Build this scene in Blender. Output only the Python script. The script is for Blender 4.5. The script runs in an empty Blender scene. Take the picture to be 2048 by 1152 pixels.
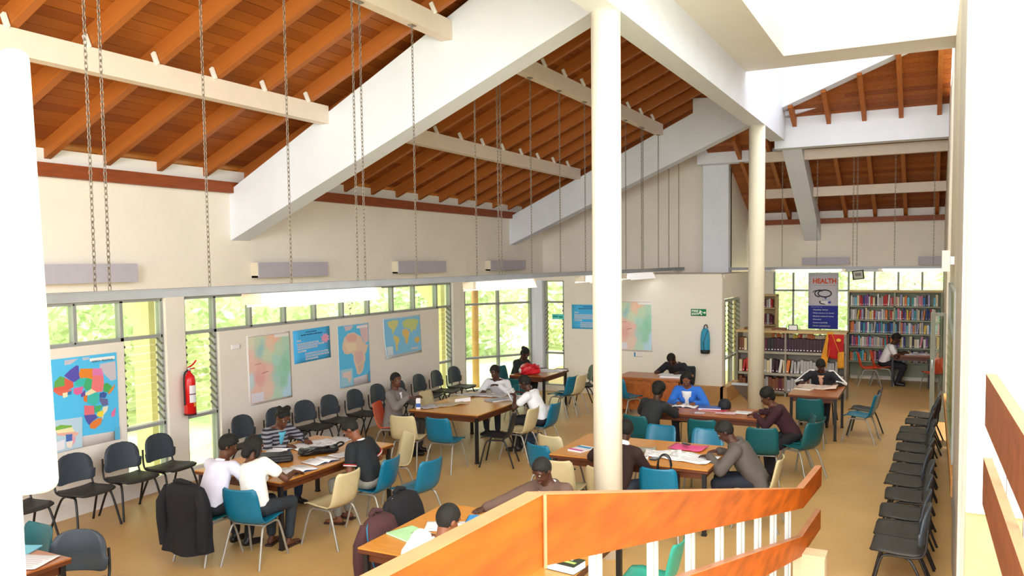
import bpy, bmesh, math, random
from mathutils import Vector as V, Matrix as Mx, noise as mnoise
random.seed(7)
PI = math.pi
SC = bpy.context.scene
COL = SC.collection

# ------------------------------------------------------------------ camera, sky, sun, lights, exposure
cam_d = bpy.data.cameras.new('camera')
cam = bpy.data.objects.new('camera', cam_d)
COL.objects.link(cam)
YAW, PIT, ROL = -.47292, .05819, -.01226
fw = V((math.sin(YAW) * math.cos(PIT), math.cos(YAW) * math.cos(PIT), -math.sin(PIT)))
rt0 = V((math.cos(YAW), -math.sin(YAW), 0)); up0 = rt0.cross(fw)
rt = math.cos(ROL) * rt0 + math.sin(ROL) * up0
up = -math.sin(ROL) * rt0 + math.cos(ROL) * up0
cam.matrix_world = Mx(((rt.x, up.x, -fw.x, 0), (rt.y, up.y, -fw.y, 0), (rt.z, up.z, -fw.z, 3.05), (0, 0, 0, 1)))
cam_d.sensor_width = 36; cam_d.lens = 1643 / 2048 * 36
cam_d.shift_y = (619.65 - 576) / 2048
cam_d.clip_start = .05; cam_d.clip_end = 300
SC.camera = cam

W = bpy.data.worlds.new('sky'); SC.world = W; W.use_nodes = True
bg = W.node_tree.nodes['Background']
bg.inputs[0].default_value = (.93, .96, 1, 1); bg.inputs[1].default_value = 3.4

sd = bpy.data.lights.new('sun', 'SUN'); sd.energy = 5.5; sd.angle = math.radians(6); sd.color = (1, .96, .88)
so = bpy.data.objects.new('sun', sd); COL.objects.link(so)
so.rotation_euler = V((.36, .10, -.93)).to_track_quat('-Z', 'Y').to_euler()

def area(name, loc, aim, sx, sy, power, color=(1, 1, 1)):
    d = bpy.data.lights.new(name, 'AREA'); d.shape = 'RECTANGLE'; d.size = sx; d.size_y = sy; d.energy = power; d.color = color
    o = bpy.data.objects.new(name, d); COL.objects.link(o); o.location = loc
    o.rotation_euler = (V(aim) - V(loc)).to_track_quat('-Z', 'Y').to_euler()
    return o
# fill lamp added behind the viewer, and daylight down the lantern well
area('stair_hall_fill', (-1.0, -3.0, 4.6), (-5.5, 12, 1.9), 4.5, 3.0, 700, (1, .98, .97))
area('lantern_daylight', (-.9, 7.0, 8.7), (-.9, 8.0, 0), 2.0, 8.0, 200, (1, .98, .95))
area('stair_window_light', (2.6, 3.2, 4.0), (1.2, 7.6, 2.6), 2.0, 2.4, 110, (1, .97, .92))

SC.view_settings.view_transform = 'Standard'; SC.view_settings.look = 'None'
SC.view_settings.gamma = 1; SC.view_settings.use_curve_mapping = False
SC.view_settings.exposure = 0.22

# ------------------------------------------------------------------ materials
def lin(c):
    if isinstance(c, str):
        c = [int(c[i:i + 2], 16) / 255 for i in (0, 2, 4)]
    return tuple((x / 12.92 if x <= .04045 else ((x + .055) / 1.055) ** 2.4) for x in c) + (1,)
MATS = {}
def mat(name, c, rough=.6, metal=0, var=.08, scale=6, bump=0, spec=.4, coat=0, grain=None):
    if name in MATS: return MATS[name]
    m = bpy.data.materials.new(name); m.use_nodes = True; nt = m.node_tree; b = nt.nodes['Principled BSDF']
    c = lin(c)
    b.inputs['Roughness'].default_value = rough; b.inputs['Metallic'].default_value = metal
    b.inputs['Specular IOR Level'].default_value = spec; b.inputs['Coat Weight'].default_value = coat
    b.inputs['Base Color'].default_value = c; m.diffuse_color = c
    if var or bump:
        tc = nt.nodes.new('ShaderNodeTexCoord'); n = nt.nodes.new('ShaderNodeTexNoise')
        n.inputs['Scale'].default_value = scale; n.inputs['Detail'].default_value = 4
        if grain:
            mp = nt.nodes.new('ShaderNodeMapping'); mp.inputs['Scale'].default_value = grain
            nt.links.new(tc.outputs['Object'], mp.inputs[0]); nt.links.new(mp.outputs[0], n.inputs[0])
        else:
            nt.links.new(tc.outputs['Object'], n.inputs[0])
        r = nt.nodes.new('ShaderNodeValToRGB')
        r.color_ramp.elements[0].position = .3; r.color_ramp.elements[1].position = .7
        r.color_ramp.elements[0].color = tuple(max(0, x * (1 - var)) for x in c[:3]) + (1,)
        r.color_ramp.elements[1].color = tuple(min(1, x * (1 + var)) for x in c[:3]) + (1,)
        nt.links.new(n.outputs[0], r.inputs[0]); nt.links.new(r.outputs[0], b.inputs['Base Color'])
        if bump:
            bp = nt.nodes.new('ShaderNodeBump'); bp.inputs['Strength'].default_value = bump; bp.inputs['Distance'].default_value = .02
            nt.links.new(n.outputs[0], bp.inputs['Height']); nt.links.new(bp.outputs[0], b.inputs['Normal'])
    MATS[name] = m
    return m
def emit(name, c, s):
    m = bpy.data.materials.new(name); m.use_nodes = True; nt = m.node_tree; b = nt.nodes['Principled BSDF']
    b.inputs['Base Color'].default_value = lin(c); b.inputs['Emission Color'].default_value = lin(c); b.inputs['Emission Strength'].default_value = s
    return m
def glass(name, c, alpha):
    m = bpy.data.materials.new(name); m.use_nodes = True; nt = m.node_tree; nt.nodes.clear()
    o = nt.nodes.new('ShaderNodeOutputMaterial'); t = nt.nodes.new('ShaderNodeBsdfTransparent'); g = nt.nodes.new('ShaderNodeBsdfGlossy')
    mx = nt.nodes.new('ShaderNodeMixShader'); t.inputs[0].default_value = lin(c); g.inputs['Roughness'].default_value = .04
    mx.inputs[0].default_value = alpha
    nt.links.new(t.outputs[0], mx.inputs[1]); nt.links.new(g.outputs[0], mx.inputs[2]); nt.links.new(mx.outputs[0], o.inputs[0])
    return m
WALL = mat('wall_paint', 'ece4d8', .75, var=.03, scale=1.2)
WALLW = mat('white_wall_paint', 'f1ede6', .7, var=.02, scale=1)
CONC = mat('white_concrete_paint', 'e2e6f1', .7, var=.03, scale=2)
CREAM = mat('cream_column_paint', 'ece4d0', .5, var=.03, scale=2)
DADO = mat('cream_dado_paint', 'dcc39c', .6, var=.04)
STEELW = mat('purlin_paint', 'e3d3c6', .6, var=.03)
GREYST = mat('trunk_grey_paint', 'b9b8bb', .5, var=.06, scale=3)
FRAME = mat('window_frame_grey', '9a9c98', .5, var=.04)
FLOOR = mat('floor_tan_vinyl', 'c49d65', .4, var=.10, scale=.9, spec=.35)
RAFT = mat('rafter_timber', 'a85f24', .55, var=.22, scale=3, grain=(2, 14, 14))
PLATEW = mat('wall_plate_timber', '8a4118', .55, var=.2, scale=3, grain=(12, 1, 12))
PLANKS = [mat('roof_board_%s' % n, c, .6, var=.25, scale=4, grain=(10, .8, 10)) for n, c in (('amber', 'a35a1c'), ('brown', '965018'), ('rust', '9b531a'), ('dark', '8a4614'))]
TABLE = mat('table_top_veneer', 'c98634', .3, var=.10, scale=3, grain=(3, 14, 3), spec=.5)
TABLER = mat('table_top_red_veneer', 'a85f2c', .3, var=.12, scale=3, grain=(3, 14, 3), spec=.5)
EDGEW = mat('table_edge_dark_wood', '5e2f14', .45, var=.15)
DESKW = mat('desk_front_wood', 'b0652a', .4, var=.25, scale=4, grain=(4, 4, 10))
RAILW = mat('orange_varnished_wood', 'a54a05', .45, var=.34, scale=2.2, grain=(6, 1.0, 6), spec=.25)
RAILT = mat('rail_top_worn_wood', 'b87c54', .5, var=.1, scale=6)
RAILD = mat('worn_red_brown_wood', '8a5034', .45, var=.22, scale=8)
BLACKM = mat('black_metal', '1c1a1b', .4, var=.05)
GREYM = mat('grey_tube_metal', '9f9a90', .35, .4, var=.05)
ALUM = mat('aluminium', 'c4ccd2', .35, .5, var=.03)
BLACKP = mat('black_chair_plastic', '3a414a', .4, var=.08)
BLACKS = mat('black_seat_plastic', '2b2826', .5, var=.1)
PAPER = mat('white_paper', 'f0eef0', .8, var=.02)
PAPERG = mat('newsprint', 'c9c4c4', .8, var=.12, scale=20)
CHAIN = mat('chain_metal', '8b8176', .4, .6, var=.1)
LAMPW = emit('lamp_white', 'ffffff', .35)
TUBE = emit('tube_glow', 'ffffff', 2.4)
BOXG = mat('uplight_grey_lilac', 'b6b2bd', .5, var=.04)
BOXC = mat('fitting_cream_end', 'dfd3bd', .6, var=.03)
GLASS = glass('window_glass', 'f4f8ee', .05)
BLADE = glass('louvre_glass', 'f8f8ec', .06)
INK = mat('dark_ink', '2c2a2e', .7, var=0)
def pm(name, c, **k):
    k.setdefault('rough', .6)
    return mat(name, c, **k)
def leafmat(name, c):
    m = pm(name, c, rough=.7, var=.25, scale=3); nt = m.node_tree; b = nt.nodes['Principled BSDF']; out = nt.nodes['Material Output']
    t = nt.nodes.new('ShaderNodeBsdfTranslucent'); t.inputs[0].default_value = lin(c); x = nt.nodes.new('ShaderNodeMixShader'); x.inputs[0].default_value = .5
    nt.links.new(b.outputs[0], x.inputs[1]); nt.links.new(t.outputs[0], x.inputs[2]); nt.links.new(x.outputs[0], out.inputs[0]); return m
def flat(c):
    return mat('print_' + c, c, .7, var=0)

# ------------------------------------------------------------------ mesh helpers
class MB:
    """collects verts, faces and material slots for ONE mesh object"""
    def __init__(s): s.v = []; s.f = []; s.m = []; s.mats = []; s.smooth = []
    def slot(s, m):
        if m is None: return 0
        if m not in s.mats: s.mats.append(m)
        return s.mats.index(m)
    def add(s, vs, fs, m=None, smooth=False):
        o = len(s.v); k = s.slot(m)
        s.v += [tuple(p) for p in vs]
        for f in fs:
            s.f.append([i + o for i in f]); s.m.append(k); s.smooth.append(smooth)
        return s
    def box(s, x0, x1, y0, y1, z0, z1, m=None, M=None):
        vs = [V((x, y, z)) for z in (z0, z1) for y in (y0, y1) for x in (x0, x1)]
        if M: vs = [M @ p for p in vs]
        return s.add(vs, [(0, 2, 3, 1), (4, 5, 7, 6), (0, 1, 5, 4), (2, 6, 7, 3), (0, 4, 6, 2), (1, 3, 7, 5)], m)
    def prism(s, pts, ext, m=None):
        """planar outline pts (3D) extruded by vector ext"""
        n = len(pts); e = V(ext); vs = [V(p) for p in pts] + [V(p) + e for p in pts]
        fs = [tuple(range(n - 1, -1, -1)), tuple(range(n, 2 * n))] + [(i, (i + 1) % n, n + (i + 1) % n, n + i) for i in range(n)]
        return s.add(vs, fs, m)
    def tube(s, pts, r, n=8, m=None, caps=True, smooth=True):
        pts = [V(p) for p in pts]; rs = r if isinstance(r, (list, tuple)) else [r] * len(pts)
        vs = []; fs = []; a = None
        for i, p in enumerate(pts):
            t = (pts[min(i + 1, len(pts) - 1)] - pts[max(i - 1, 0)]).normalized()
            if a is None:
                a = t.orthogonal().normalized()
            else:
                a = (a - t * a.dot(t)); a = a.normalized() if a.length > 1e-6 else t.orthogonal().normalized()
            b = t.cross(a)
            for k in range(n):
                w = 2 * PI * k / n
                vs.append(p + (a * math.cos(w) + b * math.sin(w)) * rs[i])
        for i in range(len(pts) - 1):
            for k in range(n):
                fs.append((i * n + k, i * n + (k + 1) % n, (i + 1) * n + (k + 1) % n, (i + 1) * n + k))
        s.add(vs, fs, m, smooth)
        if caps:
            s.add(vs[:n], [tuple(range(n - 1, -1, -1))], m); s.add(vs[-n:], [tuple(range(n))], m)
        return s
    def lathe(s, prof, c=(0, 0, 0), n=20, m=None, smooth=True):
        vs = []; fs = []
        for r, z in prof:
            for k in range(n):
                w = 2 * PI * k / n
                vs.append((c[0] + r * math.cos(w), c[1] + r * math.sin(w), c[2] + z))
        for i in range(len(prof) - 1):
            for k in range(n):
                fs.append((i * n + k, i * n + (k + 1) % n, (i + 1) * n + (k + 1) % n, (i + 1) * n + k))
        fs.append(tuple(range(n - 1, -1, -1))); fs.append(tuple(range((len(prof) - 1) * n, len(prof) * n)))
        return s.add(vs, fs, m, smooth)
    def ball(s, c, r, m=None, nu=12, nv=8, M=None):
        r = r if isinstance(r, (list, tuple)) else (r, r, r); vs = []; fs = []
        for j in range(nv + 1):
            ph = -PI / 2 + PI * j / nv
            for i in range(nu):
                th = 2 * PI * i / nu
                p = V((r[0] * math.cos(ph) * math.cos(th), r[1] * math.cos(ph) * math.sin(th), r[2] * math.sin(ph)))
                vs.append((M @ p if M else p) + V(c))
        for j in range(nv):
            for i in range(nu):
                fs.append((j * nu + i, j * nu + (i + 1) % nu, (j + 1) * nu + (i + 1) % nu, (j + 1) * nu + i))
        return s.add(vs, fs, m, True)
    def sheet(s, grid, th, m=None, smooth=True):
        """grid of points [row][col] thickened along its normals"""
        nr = len(grid); nc = len(grid[0]); P = [[V(p) for p in r] for r in grid]; vs = []; fs = []; N = []
        for i in range(nr):
            for j in range(nc):
                du = P[i][min(j + 1, nc - 1)] - P[i][max(j - 1, 0)]; dv = P[min(i + 1, nr - 1)][j] - P[max(i - 1, 0)][j]
                n_ = du.cross(dv); n_ = n_.normalized() if n_.length > 1e-9 else V((0, 0, 1)); N.append(n_)
        A = [P[i][j] for i in range(nr) for j in range(nc)]
        vs = [p + n_ * th / 2 for p, n_ in zip(A, N)] + [p - n_ * th / 2 for p, n_ in zip(A, N)]; K = nr * nc
        for i in range(nr - 1):
            for j in range(nc - 1):
                a, b, c, d = i * nc + j, i * nc + j + 1, (i + 1) * nc + j + 1, (i + 1) * nc + j
                fs.append((a, b, c, d)); fs.append((K + d, K + c, K + b, K + a))
        ed = [i for i in range(nc)] + [r * nc + nc - 1 for r in range(1, nr)] + [(nr - 1) * nc + j for j in range(nc - 2, -1, -1)] + [r * nc for r in range(nr - 2, 0, -1)]
        for q in range(len(ed)):
            a, b = ed[q], ed[(q + 1) % len(ed)]
            fs.append((b, a, K + a, K + b))
        return s.add(vs, fs, m, smooth)
    def xf(s, M):
        s.v = [tuple(M @ V(p)) for p in s.v]; return s
    def mesh(s, name, m=None):
        me = bpy.data.meshes.new(name); me.from_pydata(s.v, [], s.f)
        if m is not None and not s.mats: s.mats = [m]
        for q in s.mats: me.materials.append(q)
        me.polygons.foreach_set('material_index', s.m); me.polygons.foreach_set('use_smooth', s.smooth); me.update()
        return me
    def build(s, name, m=None, parent=None, loc=None, rz=0):
        return link(name, s.mesh(name, m), parent, loc, rz)
def link(name, me, parent=None, loc=None, rz=0):
    o = bpy.data.objects.new(name, me); COL.objects.link(o)
    if parent: o.parent = parent
    if loc is not None: o.location = loc
    if rz: o.rotation_euler.z = rz
    return o
def tag(o, label=None, cat=None, group=None, kind=None):
    if label: o['label'] = label
    if cat: o['category'] = cat
    if group: o['group'] = group
    if kind: o['kind'] = kind
    return o
def thing(name, label, cat, loc=(0, 0, 0), rz=0, group=None):
    o = bpy.data.objects.new(name, None); COL.objects.link(o); o.empty_display_size = .1
    o.location = loc; o.rotation_euler.z = rz
    return tag(o, label, cat, group)
def struct(name, label, mb, m=None):
    o = mb.build(name, m); return tag(o, label, name.split('_')[0], None, 'structure')
def copy_tree(o, parent=None):
    c = o.copy(); COL.objects.link(c); c.parent = parent
    for ch in o.children: copy_tree(ch, c)
    return c
def text(name, body, size, m, parent, loc, rot, bold=.0, align='CENTER', width=None):
    cu = bpy.data.curves.new(name, 'FONT'); cu.body = body; cu.size = size; cu.align_x = align; cu.align_y = 'CENTER'; cu.offset = bold; cu.extrude = .0006
    t = bpy.data.objects.new('t', cu); COL.objects.link(t)
    me = bpy.data.meshes.new_from_object(t.evaluated_get(bpy.context.evaluated_depsgraph_get()))
    bpy.data.objects.remove(t); bpy.data.curves.remove(cu)
    if width and len(me.vertices):
        xs = [v.co.x for v in me.vertices]; k = width / (max(xs) - min(xs))
        for v in me.vertices: v.co.x *= k
    me.materials.clear(); me.materials.append(m); me.name = name
    o = link(name, me, parent, loc); o.rotation_euler = rot
    return o
# ------------------------------------------------------------------ the building
XW = -9.33
def zr(x): return 4.40 + .44 * (x + 9.33)          # underside of the window-side rafters
def zf(y): return 4.08 + .44 * (22.4 - y)          # underside of the far-wing rafters
def unit_mesh(m): return MB().box(-.5, .5, -.5, .5, -.5, .5, m).mesh('unit_board')
def brick_of(name, me, parent, c, size, rot=(0, 0, 0)):
    o = link(name, me, parent, c); o.scale = size; o.rotation_euler = rot
    return o

flo = struct('floor', 'tan polished floor under the reading tables', MB().box(-9.6, .45, -4, 22.7, -.12, 0, FLOOR))
g = MB().box(-60, 40, -30, 75, -.4, -.22)
tag(g.build('ground', pm('lawn_green', 'd3dfae', var=.3, scale=1.5)), 'pale green lawn outside the windows', 'lawn', None, 'structure')

# left (window) wall
w = MB()
w.box(XW - .22, XW, -2, 20.3, 2.62, 4.12)
w.box(XW - .22, XW, -2, 7.16, .0, 2.08); w.box(XW - .22, XW, 8.76, 14.81, .0, 2.08)
w.box(XW - .22, XW, 7.83, 8.15, 0, 2.62); w.box(XW - .22, XW, 15.41, 15.9, 0, 2.62)
for a, b in ((7.16, 7.83), (8.15, 8.76), (14.81, 15.41)): w.box(XW - .22, XW, a, b, 0, .12)
w.box(XW - .22, XW, 15.9, 20.3, 2.62, 2.7)
struct('wall_left', 'long cream window wall hung with maps', w, WALL)
bb = MB()
for a, b in ((.5, 7.83), (7.83, 15.41)): bb.box(XW, XW + .025, a, b, 0, .2)
struct('baseboard_left', 'white baseboard along the foot of the map wall', bb, WALLW)
pl = MB().box(XW - .12, XW + .09, .5, 20.1, 4.12, 4.28)
struct('trim_1', 'dark red timber wall plate on top of the window wall', pl, PLATEW)
wi = MB().box(XW - .16, XW - .10, .5, 20.1, 4.28, 4.47)
struct('trim_2', 'white boards closing the gaps between rafter feet on the window wall', wi, WALLW)

# lower corner: canted window, exit wall and its ledge, return wall
EY = 17.55
w = MB()
w.box(-7.62, -3.96, EY, EY + .2, 0, 2.66)
w.box(-9.5, -3.975, EY + .0, 20.3, 2.66, 2.74)
w.prism([(-9.42, 15.9, 0), (-8.42, 17.46, 0), (-8.52, 17.6, 0), (-9.55, 15.9, 0)], (0, 0, .12))
w.prism([(-9.42, 15.9, 2.60), (-8.42, 17.46, 2.60), (-8.42, 17.7, 2.60), (-9.55, 17.7, 2.60), (-9.55, 15.9, 2.60)], (0, 0, .06))
w.box(-8.5, -7.62, EY, EY + .2, 0, .14); w.box(-8.5, -7.62, EY, EY + .2, 2.6, 2.66)
struct('wall_exit', 'cream wall behind the librarian desk carrying the fire exit sign', w, WALL)
struct('trim_3', 'grey white corner post between the two corner windows', MB().prism([(-8.45, 17.42, 0), (-8.3, 17.4, 0), (-8.16, 17.5, 0), (-8.16, 17.72, 0), (-8.5, 17.72, 0)], (0, 0, 2.62)), CONC)
struct('wall_exit_upper', 'tall cream upper wall set back above the exit wall', MB().prism([(-9.33, 20.1, 2.7), (-4.36, 20.1, 2.7), (-4.36, 20.1, zr(-4.36) + .15), (-9.33, 20.1, zr(-9.33) + .15)], (0, .2, 0)), WALL)
struct('wall_pilaster', 'pale blue white pilaster at the end of the upper wall', MB().box(-4.95, -4.34, 19.86, 20.1, 2.74, 5.9), CONC)
w = MB().box(-4.5, -4.36, 20.1, 22.4, 2.7, 5.6)
struct('wall_return_upper', 'upper return wall beside the far wing', w, WALLW)
w = MB().box(-4.1, -3.96, 19.3, 22.5, 0, 2.74).box(-4.1, -3.96, EY + .2, 19.3, 0, .2).box(-4.1, -3.96, EY + .2, 19.3, 2.2, 2.74)
struct('wall_return', 'cream return wall with a louvre window beside the bookcase', w, WALL)
struct('baseboard_exit', 'brown wooden baseboard box at the foot of the exit wall corner', MB().box(-4.6, -3.9, EY - .18, EY, 0, .34).box(-3.96, -3.82, EY - .18, 18.6, 0, .34), pm('brown_baseboard', 'b98a55', var=.15))

# far wall
w = MB()
w.box(-4.3, .5, 22.4, 22.6, 2.74, 3.95)
w.box(-1.9, .5, 22.4, 22.6, 0, 2.2); w.box(-4.3, -1.9, 22.4, 22.6, 0, 1.0); w.box(-4.3, -3.72, 22.4, 22.6, 1.0, 2.74)
struct('wall_far', 'far cream wall behind the tall bookcase', w, WALL)
struct('trim_4', 'dark timber wall plate on the far wall', MB().box(-4.3, .3, 22.28, 22.45, 3.93, 4.06), PLATEW)
struct('trim_5', 'white boards closing the rafter gaps on the far wall', MB().box(-4.3, .3, 22.46, 22.52, 4.06, 4.4), WALLW)
struct('trim_6', 'white lintel strip above the far windows', MB().box(-3.9, .3, 22.33, 22.4, 2.70, 2.76), CONC)

# right wall
w = MB()
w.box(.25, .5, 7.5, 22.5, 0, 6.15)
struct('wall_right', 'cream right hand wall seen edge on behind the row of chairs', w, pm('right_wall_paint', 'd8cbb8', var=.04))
struct('wall_right_pilaster', 'grey cream pilaster on the near end of the right hand wall', MB().box(.215, .25, 7.5, 9.2, 0, 6.15), pm('pilaster_shade_grey', 'b3aca4', var=.05))  # own grey made darker, with shade put into the colour
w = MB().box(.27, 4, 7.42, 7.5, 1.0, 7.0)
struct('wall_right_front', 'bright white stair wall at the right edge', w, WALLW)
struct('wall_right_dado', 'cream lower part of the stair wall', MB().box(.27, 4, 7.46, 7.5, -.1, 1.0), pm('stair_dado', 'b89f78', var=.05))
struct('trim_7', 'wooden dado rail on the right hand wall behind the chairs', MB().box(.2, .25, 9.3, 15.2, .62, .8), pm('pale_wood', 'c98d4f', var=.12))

# ridge beam, soffit, lantern, lintel
struct('beam_ridge', 'long white concrete ridge beam from column to column', MB().box(-3.1, -2.8, -2, 18.15, 5.53, 7.45), CONC)
struct('ceiling_soffit', 'flat white soffit beside the ridge beam', MB().box(-2.8, -2.08, -2, 14.1, 6.15, 6.3).box(-2.08, .6, 13.3, 14.1, 6.15, 6.3), WALLW)
struct('wall_lantern_side', 'white side wall of the roof lantern', MB().box(-2.2, -2.08, -2, 13.3, 6.3, 8.9), WALLW)
struct('wall_lantern_far', 'bright white end wall of the roof lantern', MB().box(-2.2, .9, 13.3, 13.45, 6.3, 8.9), WALLW)
struct('wall_lantern_right', 'white wall right of the roof lantern, kept low to let sky light in', MB().box(.5, .62, -2, 13.3, 6.0, 7.0), WALLW)  # cut low so sky light enters above it
struct('ceiling_sunblock', 'unseen white slab added over the lantern to keep the sun out', MB().box(-2.4, 1.6, -2, 13.6, 8.9, 9.05), WALLW)  # added out of view so the sun does not fall down the well
struct('beam_return', 'white beam end above the pilaster', MB().box(-5.0, -3.0, 19.5, 19.86, 5.3, 6.3), CONC)
w = MB().prism([(-3.2, 18.0, 6.05), (-.8, 16.6, 6.65), (.3, 15.96, 6.93), (.3, 15.96, 7.9), (-3.2, 18.0, 7.9)], (.12, .2, 0))
struct('beam_valley', 'white sloping valley beam under the far roof', w, CONC)
struct('beam_far', 'white concrete beam crossing to the right hand wall', MB().box(-3.05, .3, 18.4, 18.75, 5.4, 6.31), CONC)
w = MB().prism([(-2.95, 18.75, 5.42), (-2.95, 22.4, 3.5), (-2.95, 22.4, 3.95), (-2.95, 18.75, 5.95)], (.4, 0, 0))
struct('beam_rafter_far', 'white sloping concrete beam of the far wing', w, CONC)
def b1(x): return 3.42 + .4325 * (x + 9.33)
def t1(x): return 4.16 + .462 * (x + 9.33)
w = MB().prism([(-9.33, 9.05, b1(-9.33)), (-3.0, 9.05, b1(-3.0)), (-3.0, 9.05, t1(-3.0) + .35), (-9.33, 9.05, t1(-9.33))], (0, .36, 0))
struct('beam_rafter_near', 'broad white sloping concrete beam above the round column', w, CONC)
w = MB().prism([(-9.33, 18.15, b1(-9.33) + .05), (-3.6, 18.15, 5.9), (-2.15, 18.15, 6.15), (-2.15, 18.15, 6.55), (-3.26, 18.15, 6.5), (-4.75, 18.15, 6.6), (-4.75, 18.15, t1(-4.75)), (-9.33, 18.15, t1(-9.33))], (0, .36, 0))
struct('beam_rafter_middle', 'white sloping concrete beam before the exit wall', w, CONC)
def column(x, y, r, h, label):
    c = MB().lathe([(r, 0), (r, h)], n=32).build('column', CREAM, None, (x, y, 0)); tag(c, label, 'column', None, 'structure')
column(-2.95, 7.9, .148, 5.53, 'thick round cream column in the middle of the room')
column(-2.95, 15.9, .148, 5.53, 'round cream column beside the bookcase')

# ceilings: boards, rafters and purlins, piece by piece
def slope_ceiling(name, label): return tag(thing(name, label, 'ceiling'), None, None, None, 'structure')
ce = slope_ceiling('ceiling', 'orange brown boarded roof slope above the window wall')
PM = [unit_mesh(m) for m in PLANKS]; RM = unit_mesh(RAFT)
ang = -math.atan(.44)
x = -11.0; k = 0
while x < -3.1:
    y0 = .5; z = zr(x) + .21
    cuts = sorted([-2, 20.1] + [1.5 + ((k * 7.31) % 6) + j * 6.4 for j in range(3)])
    cuts = [c for c in cuts if -2 <= c <= 20.1]
    for a, b in zip(cuts, cuts[1:]):
        if b - a < .05: continue
        brick_of('plank', PM[random.randrange(4)], ce, (x, (a + b) / 2, z), (.131 / math.cos(ang), b - a - .002, .02 + random.random() * .006), (0, ang, 0))
    x += .138; k += 1
for i in range(-10, 18):
    y = 6.30 + .8 * i
    if 8.95 < y < 9.5 or y > 20: continue
    xm = (-10.9 - 3.1) / 2; L = (10.9 - 3.1) / math.cos(ang)
    brick_of('rafter', RM, ce, (xm, y, zr(xm) + .1), (L, .085, .2), (0, ang, 0))
MB().prism([(-11, -2, zr(-11) + .24), (-3.1, -2, zr(-3.1) + .24), (-3.1, -2, zr(-3.1) + .27), (-11, -2, zr(-11) + .27)], (0, 22.1, 0)).build('roof_deck', PLANKS[3], ce, (0, 0, 0))
cf = slope_ceiling('ceiling_far', 'orange brown boarded roof slope of the far wing')
q = MB(); P_ = [(.26, 14.75), (.26, 23.6), (-4.75, 23.6), (-4.75, 19.1), (-3.2, 18.45), (-.6, 16.75), (-.2, 14.75)]
q.prism([(a, b, zf(b) + .24) for a, b in P_], (0, 0, .03)).build('roof_deck', PLANKS[3], cf, (0, 0, 0))
y = 14.8; k = 0
while y < 23.6:
    x0 = -4.75
    cuts = [x0, x0 + 1 + ((k * 1.37) % 2.8), .26]
    for a, b in zip(cuts, cuts[1:]):
        a2 = a
        if y < 18.3: a2 = max(a, -3.2 + (18.1 - y) / .583 + .12)
        if b - a2 < .1: continue
        brick_of('plank', PM[random.randrange(4)], cf, ((a2 + b) / 2, y, zf(y) + .21), (b - a2 - .002, .131 / math.cos(ang), .02 + random.random() * .006), (ang, 0, 0))
    y += .138; k += 1
for i in range(7):
    xx = -4.0 + .68 * i; ya = 15.0 if xx > -.9 else max(15.0, 18.1 - (xx + 3.2) * .583)
    if xx < -3.0: ya = 18.8
    ym = (ya + 23.4) / 2
    brick_of('rafter', RM, cf, (xx, ym, zf(ym) + .1), (.085, (23.4 - ya) / math.cos(ang), .2), (ang, 0, 0))
ST = unit_mesh(STEELW); CL = unit_mesh(WALLW)
def purlin(label, x, z, y0, y1):
    t = tag(thing('purlin', label, 'roof beam', (x, (y0 + y1) / 2, z)), None, None, None, 'structure')
    p = MB().box(-.075, .075, y0 - (y0 + y1) / 2, y1 - (y0 + y1) / 2, 0, .24, STEELW); p.build('channel', STEELW, t)
    for i in range(-6, 18):
        y = 6.30 + .8 * i
        if y0 + .1 < y < y1 - .1:
            brick_of('cleat', CL, t, (.06, y - (y0 + y1) / 2 - .07, .29), (.05, .03, .14), (0, ang, 0))
purlin('cream lower purlin across the near roof bay', -7.5, 4.98, .6, 9.05)
purlin('cream upper purlin across the near roof bay', -5.5, 5.85, .6, 9.05)
purlin('cream lower purlin across the roof bay behind the round column', -7.5, 4.98, 9.41, 18.15)
purlin('cream upper purlin across the roof bay behind the round column', -5.5, 5.85, 9.41, 18.15)
for y, lb in ((20.9, 'cream lower purlin of the far wing roof'), (19.3, 'cream upper purlin of the far wing roof')):
    z = zf(y) - .22
    tag(MB().box(-1.45, 2.45, -.07, .07, 0, .22).build('purlin', STEELW, None, (-2.2, y, z)), lb, 'roof beam', None, 'structure')

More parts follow.
